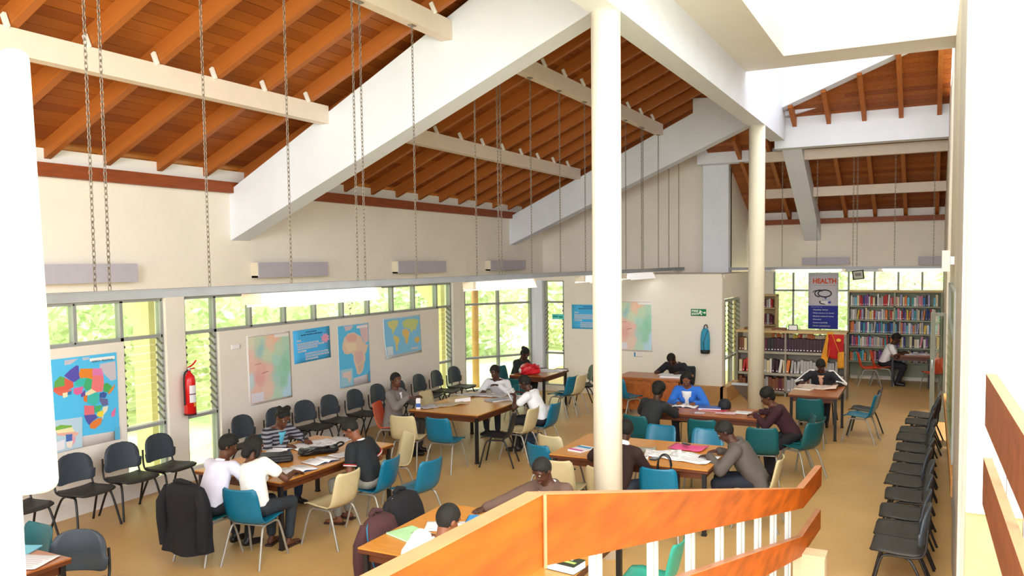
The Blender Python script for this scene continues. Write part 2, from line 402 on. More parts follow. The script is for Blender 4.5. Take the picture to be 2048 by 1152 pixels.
# ------------------------------------------------------------------ windows
def window(name, label, A, B, posts, rows, lou=(), open_cells=()):
    """A, B: plan ends of the window; posts: distances; rows: z levels; lou: (cell column) filled with louvre blades between z .92 and 2.08"""
    A = V((A[0], A[1], 0)); B = V((B[0], B[1], 0)); d = (B - A).normalized(); n = V((-d.y, d.x, 0))
    t = tag(thing(name, label, 'window', A, math.atan2(d.y, d.x)), None, None, None, 'structure')
    f = MB(); bw = .022
    for i, s in enumerate(posts):
        zs = rows[0] if any(i in (c, c + 1) for c in lou) or not lou else rows[-2]
        f.box(s - bw, s + bw, -.05, .05, zs, rows[-1])
    for i in range(len(posts) - 1):
        for z in rows:
            if lou and i not in lou and z < rows[-2]: continue
            f.box(posts[i], posts[i + 1], -.05, .05, z - bw, z + bw)
    f.build('window_frame', FRAME, t)
    for i in range(len(posts) - 1):
        for a, b in zip(rows, rows[1:]):
            if lou and i not in lou and a < rows[-2]: continue
            if i in lou and abs(a - .9) < .05: 
                nb = 11; 
                for q in range(nb):
                    z = a + .05 + (b - a - .06) * (q + .5) / nb
                    wd = posts[i + 1] - posts[i] - 2 * bw - .004
                    o = brick_of('louvre_blade', BLM, t, ((posts[i] + posts[i + 1]) / 2, 0, z), (wd, .115, .006), (math.radians(38), 0, 0))
                cl = MB()
                for q in range(nb):
                    z = a + .05 + (b - a - .06) * (q + .5) / nb
                    M = Mx.Translation((0, 0, z)) @ Mx.Rotation(math.radians(38), 4, 'X')
                    for sx in (posts[i] + bw, posts[i + 1] - bw): cl.box(sx - .012, sx + .012, -.075, .075, -.012, .012, None, M)
                tag(cl.build('louvre_clip', pm('clip_dark', '6d6b5c'), t), None, None, None, 'stuff')
                continue
            MB().box(posts[i] + bw, posts[i + 1] - bw, -.003, .003, a + bw, b - bw).build('pane', GLASS, t)
    return t
BLM = unit_mesh(BLADE)
R1 = [.14, .9, 2.1, 2.6]
window('window_1', 'strip window above the large Africa map with a louvre column beside it', (XW - .1, .5), (XW - .1, 7.83), [y - .5 for y in (.5, 1.4, 2.2, 3.0, 3.75, 4.5, 5.2, 5.88, 6.53, 7.18, 7.81)], R1, lou=(9,))
window('window_2', 'long strip window above the row of maps between two louvre columns', (XW - .1, 8.15), (XW - .1, 15.41), [y - 8.15 for y in (8.18, 8.74, 9.46, 10.22, 10.96, 11.7, 12.46, 13.23, 13.98, 14.83, 15.38)], R1, lou=(0, 9))
LL = math.hypot(.98, 1.52)
window('window_3', 'tall canted corner window beside the back reading table', (-9.4, 15.92), (-8.42, 17.44), [.03, LL / 2, LL - .03], [.14, .88, 2.1, 2.6])
window('window_4', 'narrow corner window with louvres left of the exit wall', (-8.14, EY + .08), (-7.62, EY + .08), [.03, .5], R1, lou=(0,))
window('window_5', 'far window behind the health banner and the tall bookcase', (-3.72, 22.46), (.28, 22.46), [.02, .5, 1.17, 1.84, 2.44, 2.98, 3.51, 3.98], [1.02, 2.22, 2.72])
window('window_6', 'louvre window in the return wall beside the blue extinguisher', (-4.0, EY + .22), (-4.0, 19.28), [.03, .75, 1.5], [.22, .9, 2.15], lou=(0, 1))

# louvred opening in the right wall, seen edge on
t = tag(thing('window_7', 'louvre window in the right hand wall above the chair row', 'window', (.24, 11, 0), PI / 2), None, None, None, 'structure')
fr = MB()
for s in (-1.6, 1.6): fr.box(s - .02, s + .02, -.02, .04, .95, 2.68)
for z in (.95, 2.2, 2.68): fr.box(-1.6, 1.6, -.02, .04, z - .02, z + .02)
fr.build('window_frame', FRAME, t)
for q in range(9): brick_of('louvre_blade', BLM, t, (0, .02, 1.05 + q * .13), (3.16, .1, .006), (math.radians(50), 0, 0))
MB().box(-1.58, 1.58, 0, .006, 2.22, 2.66).build('pane', GLASS, t)

# steel framed glass door standing open at the end of the right hand wall
t = tag(thing('door_1', 'grey green steel framed glass door before the far bookcase', 'door', (.115, 17, 0)), None, None, None, 'structure')
GG = pm('door_green_grey', '75776a', var=.05)
MB().box(-.125, -.045, -.03, .03, 0, 2.02).box(.09, .13, -.03, .03, 0, 2.02).box(-.045, .09, -.03, .03, 1.96, 2.02).box(-.045, .09, -.03, .03, .0, .3).build('door_frame', GG, t)
MB().box(-.045, .09, -.004, .004, .3, 1.96).build('pane', GLASS, t)
MB().tube([(-.09, -.03, 1.0), (-.09, -.08, 1.0), (-.09, -.08, 1.14), (-.09, -.03, 1.14)], .01).build('door_handle', ALUM, t)

# white foreground wall at the left edge
M = Mx.Translation((-3.455, 2.2, 2.06)) @ Mx.Rotation(math.radians(-2.2), 4, 'Y')
w = MB().box(-1.7, 0, 0, .12, -.0, 1.95, WALLW)
w.v = [tuple(V(p) + V((0, 0, (p[0]) * .16 * (1 if p[2] < .5 else .25)))) for p in w.v]
w.xf(M)
o = w.build('wall_left_front', WALLW); bv = o.modifiers.new('b', 'BEVEL'); bv.width = .05; bv.segments = 4
tag(o, 'overexposed white wall panel at the left edge of the view', 'wall', None, 'structure')
struct('wall_left_front_pier', 'white pier below the foreground wall panel', MB().box(-5.4, -3.80, 2.2, 2.34, 0, 2.05), WALLW)

# ------------------------------------------------------------------ outside
def fin(y, x0, label):
    f = MB().box(x0 - .35, x0, y - .16, y + .16, -.3, 3.72)
    f.prism([(x0 - .35, y - .1, 2.1), (x0 - 1.6, y - .1, 3.2), (x0 - 1.6, y - .1, 3.6), (x0 - .35, y - .1, 2.7)], (0, .2, 0))
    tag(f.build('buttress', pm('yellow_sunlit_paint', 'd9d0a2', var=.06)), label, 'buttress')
fin(8.5, -10.3, 'yellow painted buttress outside the louvre window by the fire extinguisher')
fin(16.3, -10.1, 'yellow painted buttress outside the louvre column past the world map')
for i, (x, y) in enumerate(((-10.6, 18.6), (-10.2, 21.5))):
    tag(MB().lathe([(.09, -.3), (.09, 4)], n=12).build('veranda_post', pm('post_brown', 'b98a5e', var=.1), None, (x, y, 0)), ['brown veranda post outside the canted corner window', 'second brown veranda post beyond the corner window'][i], 'post')
LEAF = [leafmat('leaf_' + n, c) for n, c in (('light', 'eff3dd'), ('mid', 'e2ebca'), ('deep', 'cbd9b0'), ('pale', 'f6f8ea'))]
def tree(label, x, y, z, rx, ry, rz_, n, size, seed):
    rng = random.Random(seed); t = thing('leafy_tree', label, 'tree', (x, y, -.25), 0, 'trees outside the windows')
    MB().tube([(0, 0, 0), (.1, .05, z * .5), (0, 0, z)], [.16, .12, .07], 8).build('trunk', pm('bark', '8c775c', var=.2), t)
    b = MB()
    for _ in range(n):
        u = V((rng.gauss(0, 1), rng.gauss(0, 1), rng.gauss(0, 1))).normalized() * (rng.random() ** .33)
        lump = 1 + .35 * mnoise.noise(u * 2.2 + V((seed, 0, 0)))
        c = V((u.x * rx, u.y * ry, u.z * rz_)) * lump + V((0, 0, z))
        a = V((rng.gauss(0, 1), rng.gauss(0, 1), rng.gauss(0, .6))).normalized(); q = a.orthogonal().normalized(); s = size * (.6 + .8 * rng.random())
        b.add([c - a * s, c + q * s * .45, c + a * s, c - q * s * .45], [(0, 1, 2, 3)], LEAF[min(3, int(rng.random() * 4))])
    tag(b.build('foliage', None, t), None, None, None, 'stuff')
tr = [(-16, 2.5, 2.6, 2.6, 2.6, 2.6, 'leafy tree outside above the large Africa map'), (-17, 8, 2.5, 2.8, 3, 2.7, 'leafy tree outside behind the fire extinguisher'), (-16, 13, 2.4, 2.4, 3, 2.4, 'leafy tree outside above the tan map'),
      (-18, 18, 2.6, 2.8, 3.2, 2.8, 'leafy tree outside above the narrow Africa map'), (-19, 24, 2.7, 3, 3.4, 2.8, 'leafy tree outside above the world map'), (-15, 25, 2.2, 2.4, 2.2, 2.4, 'leafy tree outside the canted corner window'),
      (-12.5, 29, 2.4, 2.4, 2.4, 2.6, 'leafy tree outside the narrow louvre corner window'), (-5, 30, 2.3, 3, 2, 2.8, 'leafy tree outside beyond the health banner'), (-.5, 30, 2.5, 3, 2, 2.8, 'leafy tree outside above the tall bookcase'),
      (-24, 12, 3.2, 4, 5, 3.6, 'large tree farther out behind the strip window'), (-25, 24, 3.4, 4, 5, 3.6, 'large tree farther out beyond the world map'), (-9, 36, 3.2, 5, 3, 3.6, 'large tree far beyond the corner windows')]
for i, (x, y, z, a, b_, c, lb) in enumerate(tr): tree(lb, x, y, z, a, b_, c, 5200, .15, i + 1)
# ------------------------------------------------------------------ furniture builders
def arc(p, q, r_, n=4):
    return [V(p).lerp(V(q), i / n) for i in range(n + 1)]
def smooth_path(pts, k=2):
    """Chaikin rounding that keeps both ends"""
    P = [V(p) for p in pts]
    for _ in range(k):
        Q = [P[0]]
        for a, b in zip(P, P[1:]): Q += [a.lerp(b, .25), a.lerp(b, .75)]
        P = Q + [P[-1]]
    return P
PROF = [(.235, .425), (.215, .447), (.13, .44), (.02, .425), (-.09, .418), (-.155, .432), (-.195, .47), (-.22, .54), (-.242, .63), (-.262, .72), (-.276, .785), (-.286, .81)]
HALF = [.185, .21, .222, .226, .222, .215, .212, .212, .212, .208, .195, .165]
def shell_grid():
    g = []
    for (y, z), h in zip(PROF, HALF):
        row = []
        for j in range(9):
            u = -1 + j / 4; e = abs(u) ** 2.6
            seat = 1 if z < .45 and y > -.1 else 0
            row.append((u * h, y + (.035 * e if not seat else 0), z + (.03 * e if seat and y < .2 else 0.012 * e)))
        g.append(row)
    return g
def shell_chair(name, label, m, legm, group=None):
    t = thing(name, label, 'chair', (0, 0, 0), 0, group)
    MB().sheet(shell_grid(), .009).build('shell', m, t)
    for sx in (-1, 1):
        f = smooth_path([(sx * .225, .25, 0), (sx * .19, .16, .37), (sx * .175, .12, .405), (sx * .175, .03, .405)])
        r = smooth_path([(sx * .225, -.27, 0), (sx * .19, -.15, .36), (sx * .175, -.11, .405), (sx * .175, .03, .405)])
        MB().tube(f, .0125, 8).build('leg', legm, t); MB().tube(r, .0125, 8).build('leg', legm, t)
    MB().tube([(-.175, .1, .408), (.175, .1, .408)], .011).tube([(-.175, -.09, .403), (.175, -.09, .403)], .011).build('seat_frame', legm, t)
    return t
def black_chair(name, label, group=None):
    t = thing(name, label, 'chair', (0, 0, 0), 0, group)
    g = []
    for y, z, h in ((.235, .425, .17), (.225, .445, .205), (.14, .45, .225), (.0, .44, .225), (-.12, .437, .215), (-.2, .45, .19)):
        g.append([((-1 + j / 4) * h, y, z + .014 * abs(-1 + j / 4) ** 3) for j in range(9)])
    MB().sheet(g, .022).build('seat', BLACKS, t)
    g = []
    for z, h in ((.525, .16), (.532, .195), (.55, .212), (.62, .222), (.645, .224), (.652, .205), (.72, .204), (.77, .192), (.81, .168), (.84, .13), (.856, .085), (.862, .03)):
        yb = -.2 - .12 * (z - .52)
        g.append([((-1 + j / 4) * h, yb + .045 * ((-1 + j / 4) * h / .2) ** 2, z) for j in range(9)])
    MB().sheet(g, .016).build('backrest', BLACKP, t)
    for sx in (-1, 1):
        MB().tube(smooth_path([(sx * .245, .24, 0), (sx * .2, .15, .40), (sx * .19, .10, .425), (sx * .19, 0, .425)]), .0125, 8).build('leg', BLACKM, t)
        MB().tube(smooth_path([(sx * .245, -.27, 0), (sx * .21, -.12, .38), (sx * .19, -.05, .425), (sx * .19, 0, .425)]), .0125, 8).build('leg', BLACKM, t)
        MB().tube(smooth_path([(sx * .2, .08, .428), (sx * .21, -.17, .428), (sx * .212, -.215, .5), (sx * .205, -.226, .70)]), .0115, 8).build('back_frame', BLACKM, t)
    MB().tube([(-.19, .08, .424), (.19, .08, .424)], .011).tube([(-.19, -.1, .424), (.19, -.1, .424)], .011).build('seat_frame', BLACKM, t)
    return t
TEAL = pm('teal_plastic', '0f6a88', rough=.35, var=.06); TEALD = pm('dark_teal_plastic', '11595f', rough=.4, var=.06)
CREAMP = pm('cream_plastic', 'cdbd92', rough=.4, var=.05); ORANGE = pm('orange_red_plastic', 'e5552b', rough=.4, var=.05)
BLKSH = pm('black_shell_plastic', '22262a', rough=.4, var=.06); GREEN = pm('sea_green_plastic', '2f9a86', rough=.4, var=.05)
PROTO = {}
def place(kind, label, x, y, face, group='plastic shell chairs at the tables'):
    """face: direction the sitter looks, degrees from +X"""
    rz = math.radians(face - 90)
    if kind not in PROTO:
        if kind == 'wall': o = black_chair('black_chair', label, group)
        else:
            m, lm = {'teal': (TEAL, GREYM), 'dteal': (TEALD, GREYM), 'cream': (CREAMP, GREYM), 'orange': (ORANGE, GREYM), 'blackshell': (BLKSH, BLACKM), 'green': (GREEN, BLACKM)}[kind]
            o = shell_chair('shell_chair', label, m, lm, group)
        PROTO[kind] = o
    else: o = copy_tree(PROTO[kind])
    o.location = (x, y, 0); o.rotation_euler.z = rz; o.scale.x = 1.12 if kind == 'wall' else 1.0; o['label'] = label; o['group'] = group
    return o
def table(label, x0, x1, y0, y1, top=None, legm=None, z=.75, name='reading_table'):
    cx, cy = (x0 + x1) / 2, (y0 + y1) / 2; a, b = (x1 - x0) / 2, (y1 - y0) / 2
    t = thing(name, label, 'table', (cx, cy, 0), 0, 'reading tables'); top = top or TABLE
    MB().box(-a, a, -b, b, z - .012, z).build('tabletop', top, t)
    MB().box(-a, a, -b, b, z - .045, z - .012).build('edge_band', EDGEW, t)
    ap = MB(); i = .05
    ap.box(-a + i, a - i, -b + i, -b + i + .02, z - .12, z - .045).box(-a + i, a - i, b - i - .02, b - i, z - .12, z - .045)
    ap.box(-a + i, -a + i + .02, -b + i, b - i, z - .12, z - .045).box(a - i - .02, a - i, -b + i, b - i, z - .12, z - .045)
    ap.build('apron', EDGEW, t)
    for sx in (-1, 1):
        for sy in (-1, 1):
            l = MB().box(-.022, .022, -.022, .022, .02, z - .045, BLACKM).box(-.027, .027, -.027, .027, 0, .02, BLACKM)
            l.build('leg', None, t, (sx * (a - .05), sy * (b - .05), 0))
    return t

# ------------------------------------------------------------------ tables
table('orange wood table with two black bags and open exercise books on it', -7.37, -6.1, 6.5, 8.55)
table('orange wood table with newspapers and a thick tan book lying on it', -7.3, -6.05, 10.65, 12.6)
table('dark topped table with the red and white carrier bag, in the back corner', -7.65, -6.85, 14.8, 16.0, TABLER)
table('orange wood table with pink folder and spread papers right behind the thick column', -4.05, -2.15, 8.85, 10.1)
table('orange wood table with pale green exercise book, half hidden by the curved handrail', -4.12, -2.3, 5.25, 6.6)
table('red brown table between the woman in the blue jacket and the maroon woman', -3.95, -2.15, 12.0, 12.8, TABLER)
table('red brown table with the man reading a newspaper before the low bookcase', -2.15, -1.35, 14.45, 15.75, TABLER)
table('red brown table before the tall bookcase where the man in white reads', -.85, .02, 21.2, 21.85, TABLER)
table('table corner with papers at the bottom left edge', -7.5, -6.05, 2.9, 4.09, TABLER)

# librarian desk with panelled front
d = thing('librarian_desk', 'red brown wooden librarian desk with a panelled front by the exit wall', 'desk', (-4.9, 15.8, 0))
MB().box(-.68, .68, -.4, .4, .71, .75).build('desktop', TABLER, d)
MB().box(-.6, .6, -.34, -.31, .1, .71).build('front_panel', DESKW, d)
for sx in (-1, 1): MB().box(sx * .6 - .02, sx * .6 + .02, -.34, .34, 0, .71).build('side_panel', DESKW, d)
for i in range(4): MB().box(-.56 + i * .285, -.56 + i * .285 + .25, -.352, -.34, .2, .62).build('carved_panel', pm('desk_panel', 'a4581f', var=.3, scale=9), d)

# ------------------------------------------------------------------ chairs along the map wall
NAMES = ['leftmost visible black chair of the wall row, half hidden by the white panel', 'second black chair from the left in the wall row, under the Africa map',
 'third black chair in the wall row, under the louvre window', 'fourth black chair in the wall row, just right of the fire extinguisher', 'black chair in the wall row behind the woman in the striped top',
 'sixth black chair in the wall row, right of the striped woman', 'seventh black chair in the wall row, under the tan and green map', 'eighth black chair in the wall row, under the blue poster',
 'ninth black chair in the wall row, under the narrow Africa map', 'black chair in the wall row directly behind the man in the grey suit', 'eleventh black chair in the wall row, under the world map',
 'twelfth black chair in the wall row, second last before the corner column', 'last black chair of the wall row, before the corner column']
GW = 'black chairs along the map wall'
for (y, lb) in zip((6.14, 6.77, 7.36, 8.80, 9.49, 10.15, 10.76, 11.42, 12.10, 12.74, 13.50, 14.13, 14.78), NAMES):
    place('wall', lb, -8.78 + random.uniform(-.02, .02), y, random.uniform(-5, 5), GW)
place('wall', 'black chair mostly cut off behind the bottom of the white panel', -8.8, 5.4, 0, GW)
ORD = ['nearest', 'second', 'third', 'fourth', 'fifth', 'sixth', 'seventh', 'eighth', 'ninth', 'tenth', 'eleventh', 'farthest']
for i, (x, y) in enumerate(((-.45, 7.94), (-.45, 8.42), (-.44, 9.02), (-.42, 9.70), (-.45, 10.34), (-.42, 10.93), (-.41, 11.57), (-.40, 12.21), (-.42, 12.90), (-.40, 13.46), (-.34, 14.21), (-.31, 14.87))):
    place('wall', '%s black chair of the row along the right hand wall' % ORD[i], x + .235, y + .12, 180 + random.uniform(-3, 3), 'black chairs along the right wall')

# ------------------------------------------------------------------ shell chairs at the tables (people's own chairs are placed with them)
place('cream', 'cream shell chair between the white T-shirt woman and the polo shirt man', -5.83, 7.0, 178)
place('cream', 'cream shell chair at the far right corner of the table with black bags', -6.25, 8.72, 240)
place('teal', 'empty teal shell chair alone on the open floor right of the polo shirt man', -5.30, 7.85, 172)
place('cream', 'cream shell chair at the near left side of the table with newspapers', -6.95, 10.15, 100)
place('teal', 'teal shell chair at the near end of the table with newspapers', -6.35, 10.22, 92)
place('blackshell', 'black shell chair at the near right corner of the table with newspapers', -5.78, 10.8, 196)
place('cream', 'cream shell chair beside the man in white reading at the newspaper table', -5.66, 11.28, 178)
place('cream', 'cream shell chair on the far left side of the newspaper table', -7.62, 12.0, 0)
place('dteal', 'dark teal shell chair behind the man in white, before the back corner table', -7.1, 14.2, 90)
place('teal', 'teal shell chair at the right side of the back corner table', -6.45, 14.75, 170)
place('cream', 'cream shell chair at the right side of the back corner table', -6.36, 14.98, 172)
place('wall', 'black chair with a rounded back right of the back corner table', -6.52, 15.98, 215, 'black chairs in the room')
place('teal', 'teal shell chair at the left end of the table behind the thick column', -4.2, 9.24, 70)
place('cream', 'cream shell chair at the left end of the table behind the thick column', -4.3, 9.78, 75)
place('cream', 'cream shell chair tucked under the left front of the table behind the column', -3.75, 8.62, 90)
place('teal', 'teal shell chair under the black handbag before the pink folder table', -2.62, 8.72, 95)
place('teal', 'teal shell chair at the far side of the pink folder table, near the column', -3.25, 10.5, 268)
place('teal', 'teal shell chair across the pink folder table, nearer the bending man', -2.6, 10.5, 272)
place('dteal', 'dark teal shell chair with its back to us at the red brown table', -2.85, 11.6, 92)
place('dteal', 'dark teal shell chair with its back to us left of the maroon woman', -2.02, 11.35, 100)
place('dteal', 'teal shell chair turned sideways right of the maroon woman', -1.6, 11.9, 150)
place('orange', 'orange shell chair just right of the thick column', -4.33, 12.1, 20)
place('teal', 'teal shell chair in front of the librarian desk', -5.2, 15.0, 60)
place('dteal', 'dark teal shell chair with its back to us before the newspaper reader', -1.72, 13.98, 92)
place('teal', 'teal shell chair at the right side of the newspaper reader\'s table', -1.02, 14.65, 172)
place('blackshell', 'black shell chair at the right side of the newspaper reader\'s table', -1.0, 15.25, 175)
place('orange', 'orange shell chair left of the man in white by the tall bookcase', -1.3, 21.1, 10)
place('orange', 'orange shell chair right of the far table before the tall bookcase', .1, 20.72, 120)
place('teal', 'teal shell chair at the left end of the table with the green exercise book', -4.02, 5.75, 0)
place('cream', 'cream shell chair under the black jacket by the table with the green book', -4.28, 6.48, 0)
place('green', 'sea green shell chair seen under the handrail', -2.02, 6.35, 180)
place('dteal', 'dark teal shell chair beyond the bottom left table corner', -6.91, 4.14, 268)
place('wall', 'black chair with its tall back beside the bottom left table corner', -6.2, 4.16, -60, 'black chairs in the room')
place('wall', 'black chair barely showing at the bottom edge by the green book table', -3.86, 4.55, 95, 'black chairs in the room')

# ------------------------------------------------------------------ handrails
rl = thing('handrail', 'orange varnished plank handrail curving down the stairs in the foreground', 'handrail', (-1.15, 2.46, 0), 0)
def plank_run(name, P, h, th, parent, m, origin, tm=None):
    """P: top centre line points; vertical plank of height h"""
    O = V(origin)
    hs = h if isinstance(h, (list, tuple)) else [h] * len(P)
    for i, (a, b) in enumerate(zip(P, P[1:])):
        a = V(a) - O; b = V(b) - O; d = (b - a); za = V((0, 0, -hs[i])); zb = V((0, 0, -hs[i + 1])); n = V((-d.y, d.x, 0)).normalized() * th / 2
        q = MB()
        q.add([a + n, a - n, b - n, b + n, a + n + za, a - n + za, b - n + zb, b + n + zb], [(0, 3, 2, 1), (4, 5, 6, 7), (0, 1, 5, 4), (1, 2, 6, 5), (2, 3, 7, 6), (3, 0, 4, 7)], m)
        o = q.build(name, None, parent)
        if tm:
            e = V((0, 0, .0035))
            MB().add([a + n + e, a - n + e, b - n + e, b + n + e, a + n, a - n, b - n, b + n], [(0, 1, 2, 3), (4, 7, 6, 5), (0, 4, 5, 1), (1, 5, 6, 2), (2, 6, 7, 3), (3, 7, 4, 0)], tm).build('top_edge', None, o)
RO_ = (-1.15, 2.46, 0)
A0, A1, A2, A3 = (-1.28, .75, 2.27), (-1.18, 2.46, 2.27), (-1.063, 7.9, .92), (-1.008, 8.85, .92)
plank_run('rail_plank', [A0, A1, A2, A3], (.245, .245, .185, .2), .06, rl, RAILW, RO_, RAILT)
plank_run('lower_plank', [V(p) - V((0, 0, .455)) for p in (A0, A1, A2, A3)], (.245, .245, .185, .2), .05, rl, RAILW, RO_, RAILT)
MB().tube([V(A1) - V(RO_) + V((.036, 0, -.0)), V(A1) - V(RO_) + V((.036, 0, -.25))], .007).build('joint_filler', RAILT, rl)
def rail_at(s): return V(A1).lerp(V(A2), s)
for i, s in enumerate((0.116, 0.249, 0.368, 0.488, 0.596, 0.7, 0.812, 0.937)):
    p = rail_at(s) - V(RO_)
    b = MB().box(-.026, .026, -.012, .012, -.95, -.1, ALUM).box(.006, .012, -.018, -.012, -.95, -.1, FRAME)
    b.build('baluster', None, rl, p + V((-.045, 0, 0)))
tag(MB().box(-.14, .14, -.1, .1, 0, .28).box(-.145, .145, -.105, .105, .28, .3).build('newel_block', DADO, None, (-.98, 8.0, 0)), 'low cream block at the foot of the curved handrail', 'post', None, 'structure')
r2 = thing('handrail', 'worn red brown plank handrail at the right edge by the bright wall', 'handrail', (.36, 6, 0), 0)
plank_run('rail_plank', [(.345, 6.0, 2.3), (.395, 3.2, 2.3)], .33, .06, r2, RAILD, (.36, 6, 0), RAILT)
plank_run('lower_plank', [(.335, 6.0, 1.76), (.385, 3.2, 1.76)], .3, .05, r2, RAILD, (.36, 6, 0), RAILT)
for y in (-.7, -1.5, -2.3): MB().box(-.01, .01, -.028, .028, 1.5, 2.2).build('baluster', ALUM, r2, (.03 - y * .015, y, 0))
# ------------------------------------------------------------------ wall maps and posters
def soft_mat():
    m = bpy.data.materials.new('soft_map_print'); m.use_nodes = True; nt = m.node_tree
    a = nt.nodes.new('ShaderNodeVertexColor'); a.layer_name = 'Col'
    nt.links.new(a.outputs[0], nt.nodes['Principled BSDF'].inputs['Base Color']); nt.nodes['Principled BSDF'].inputs['Roughness'].default_value = .6
    return m
SOFT = soft_mat()
class Sheet:
    """a flat paper sheet on a wall: corner TL, right vector u, down vector v, normal n"""
    def __init__(s, name, label, cat, TL, u, v, base, curl=0):
        s.TL = V(TL); s.u = V(u); s.v = V(v); s.n = s.v.cross(s.u).normalized(); s.k = 0
        s.t = thing(name, label, cat, s.TL)
        g = [[s.p(i / 6, j / 6, curl * max(0, j / 6 - .5) * max(0, .6 - i / 6) - .0025) for i in range(7)] for j in range(7)]
        MB().sheet(g, .003).build('paper', flat(base), s.t)
    def p(s, a, b, h=0): return s.u * a + s.v * b + s.n * (.004 + h)
    def polys(s, name, L):
        q = MB()
        for c, P in L:
            s.k += 1
            q.add([s.p(a, b, .0012 + s.k * .00025) for a, b in P], [tuple(range(len(P)))], flat(c))
        return q.build(name, None, s.t)
    def rect(s, c, a0, b0, a1, b1): return (c, [(a0, b0), (a1, b0), (a1, b1), (a0, b1)])
    def soft(s, name, seeds, sharp=3.5, nu=44, nv=52, box=(0, 0, 1, 1)):
        vs = []; fs = []; cols = []
        S = [(a, b, tuple(x * .72 + .28 for x in lin(c)[:3]), w) for a, b, c, w in seeds]
        s.k += 1
        for j in range(nv + 1):
            for i in range(nu + 1):
                a = box[0] + (box[2] - box[0]) * i / nu; b = box[1] + (box[3] - box[1]) * j / nv
                da = .05 * mnoise.noise(V((a * 5, b * 5, 1))) + .03 * mnoise.noise(V((a * 14, b * 14, 3))); db = .05 * mnoise.noise(V((a * 5, b * 5, 9))) + .03 * mnoise.noise(V((a * 14, b * 14, 6)))
                W_ = 0; C = V((0, 0, 0))
                for x, y, c, w in S:
                    q = w / (((a + da - x) ** 2 + (b + db - y) ** 2) + 4e-4) ** sharp; W_ += q; C += V(c) * q
                vs.append(s.p(a, b, .001 + s.k * .00025)); cols.append(C / W_)
        for j in range(nv):
            for i in range(nu):
                k = j * (nu + 1) + i; fs.append((k, k + 1, k + nu + 2, k + nu + 1))
        me = bpy.data.meshes.new(name); me.from_pydata([tuple(p) for p in vs], [], fs); me.materials.append(SOFT)
        ca = me.color_attributes.new('Col', 'FLOAT_COLOR', 'POINT')
        for k, c in enumerate(cols): ca.data[k].color = (c[0], c[1], c[2], 1)
        return link(name, me, s.t)
    def text(s, name, body, size, c, a, b, width=None, bold=.0, align='CENTER'):
        x = s.u.normalized(); y = -s.v.normalized()
        R = Mx((x, y, s.n)).transposed().to_euler()
        return text(name, body, size, flat(c), s.t, s.p(a, b, .0025 + s.k * .00025), R, bold, align, width)
XP = XW + .004
def inv_bilinear(P, c):
    (x0, y0), (x1, y1), (x2, y2), (x3, y3) = c; out = []
    for x, y in P:
        a = b = .5
        for _ in range(12):
            fx = (1 - a) * (1 - b) * x0 + a * (1 - b) * x1 + a * b * x2 + (1 - a) * b * x3 - x
            fy = (1 - a) * (1 - b) * y0 + a * (1 - b) * y1 + a * b * y2 + (1 - a) * b * y3 - y
            xa = (1 - b) * (x1 - x0) + b * (x2 - x3); xb = (1 - a) * (x3 - x0) + a * (x2 - x1)
            ya = (1 - b) * (y1 - y0) + b * (y2 - y3); yb = (1 - a) * (y3 - y0) + a * (y2 - y1)
            D = xa * yb - xb * ya; a -= (fx * yb - fy * xb) / D; b -= (fy * xa - fx * ya) / D
        out.append((min(1, max(0, a)), min(1, max(0, b))))
    return out
AC = ((50, 155), (668, 75), (740, 905), (145, 1055))
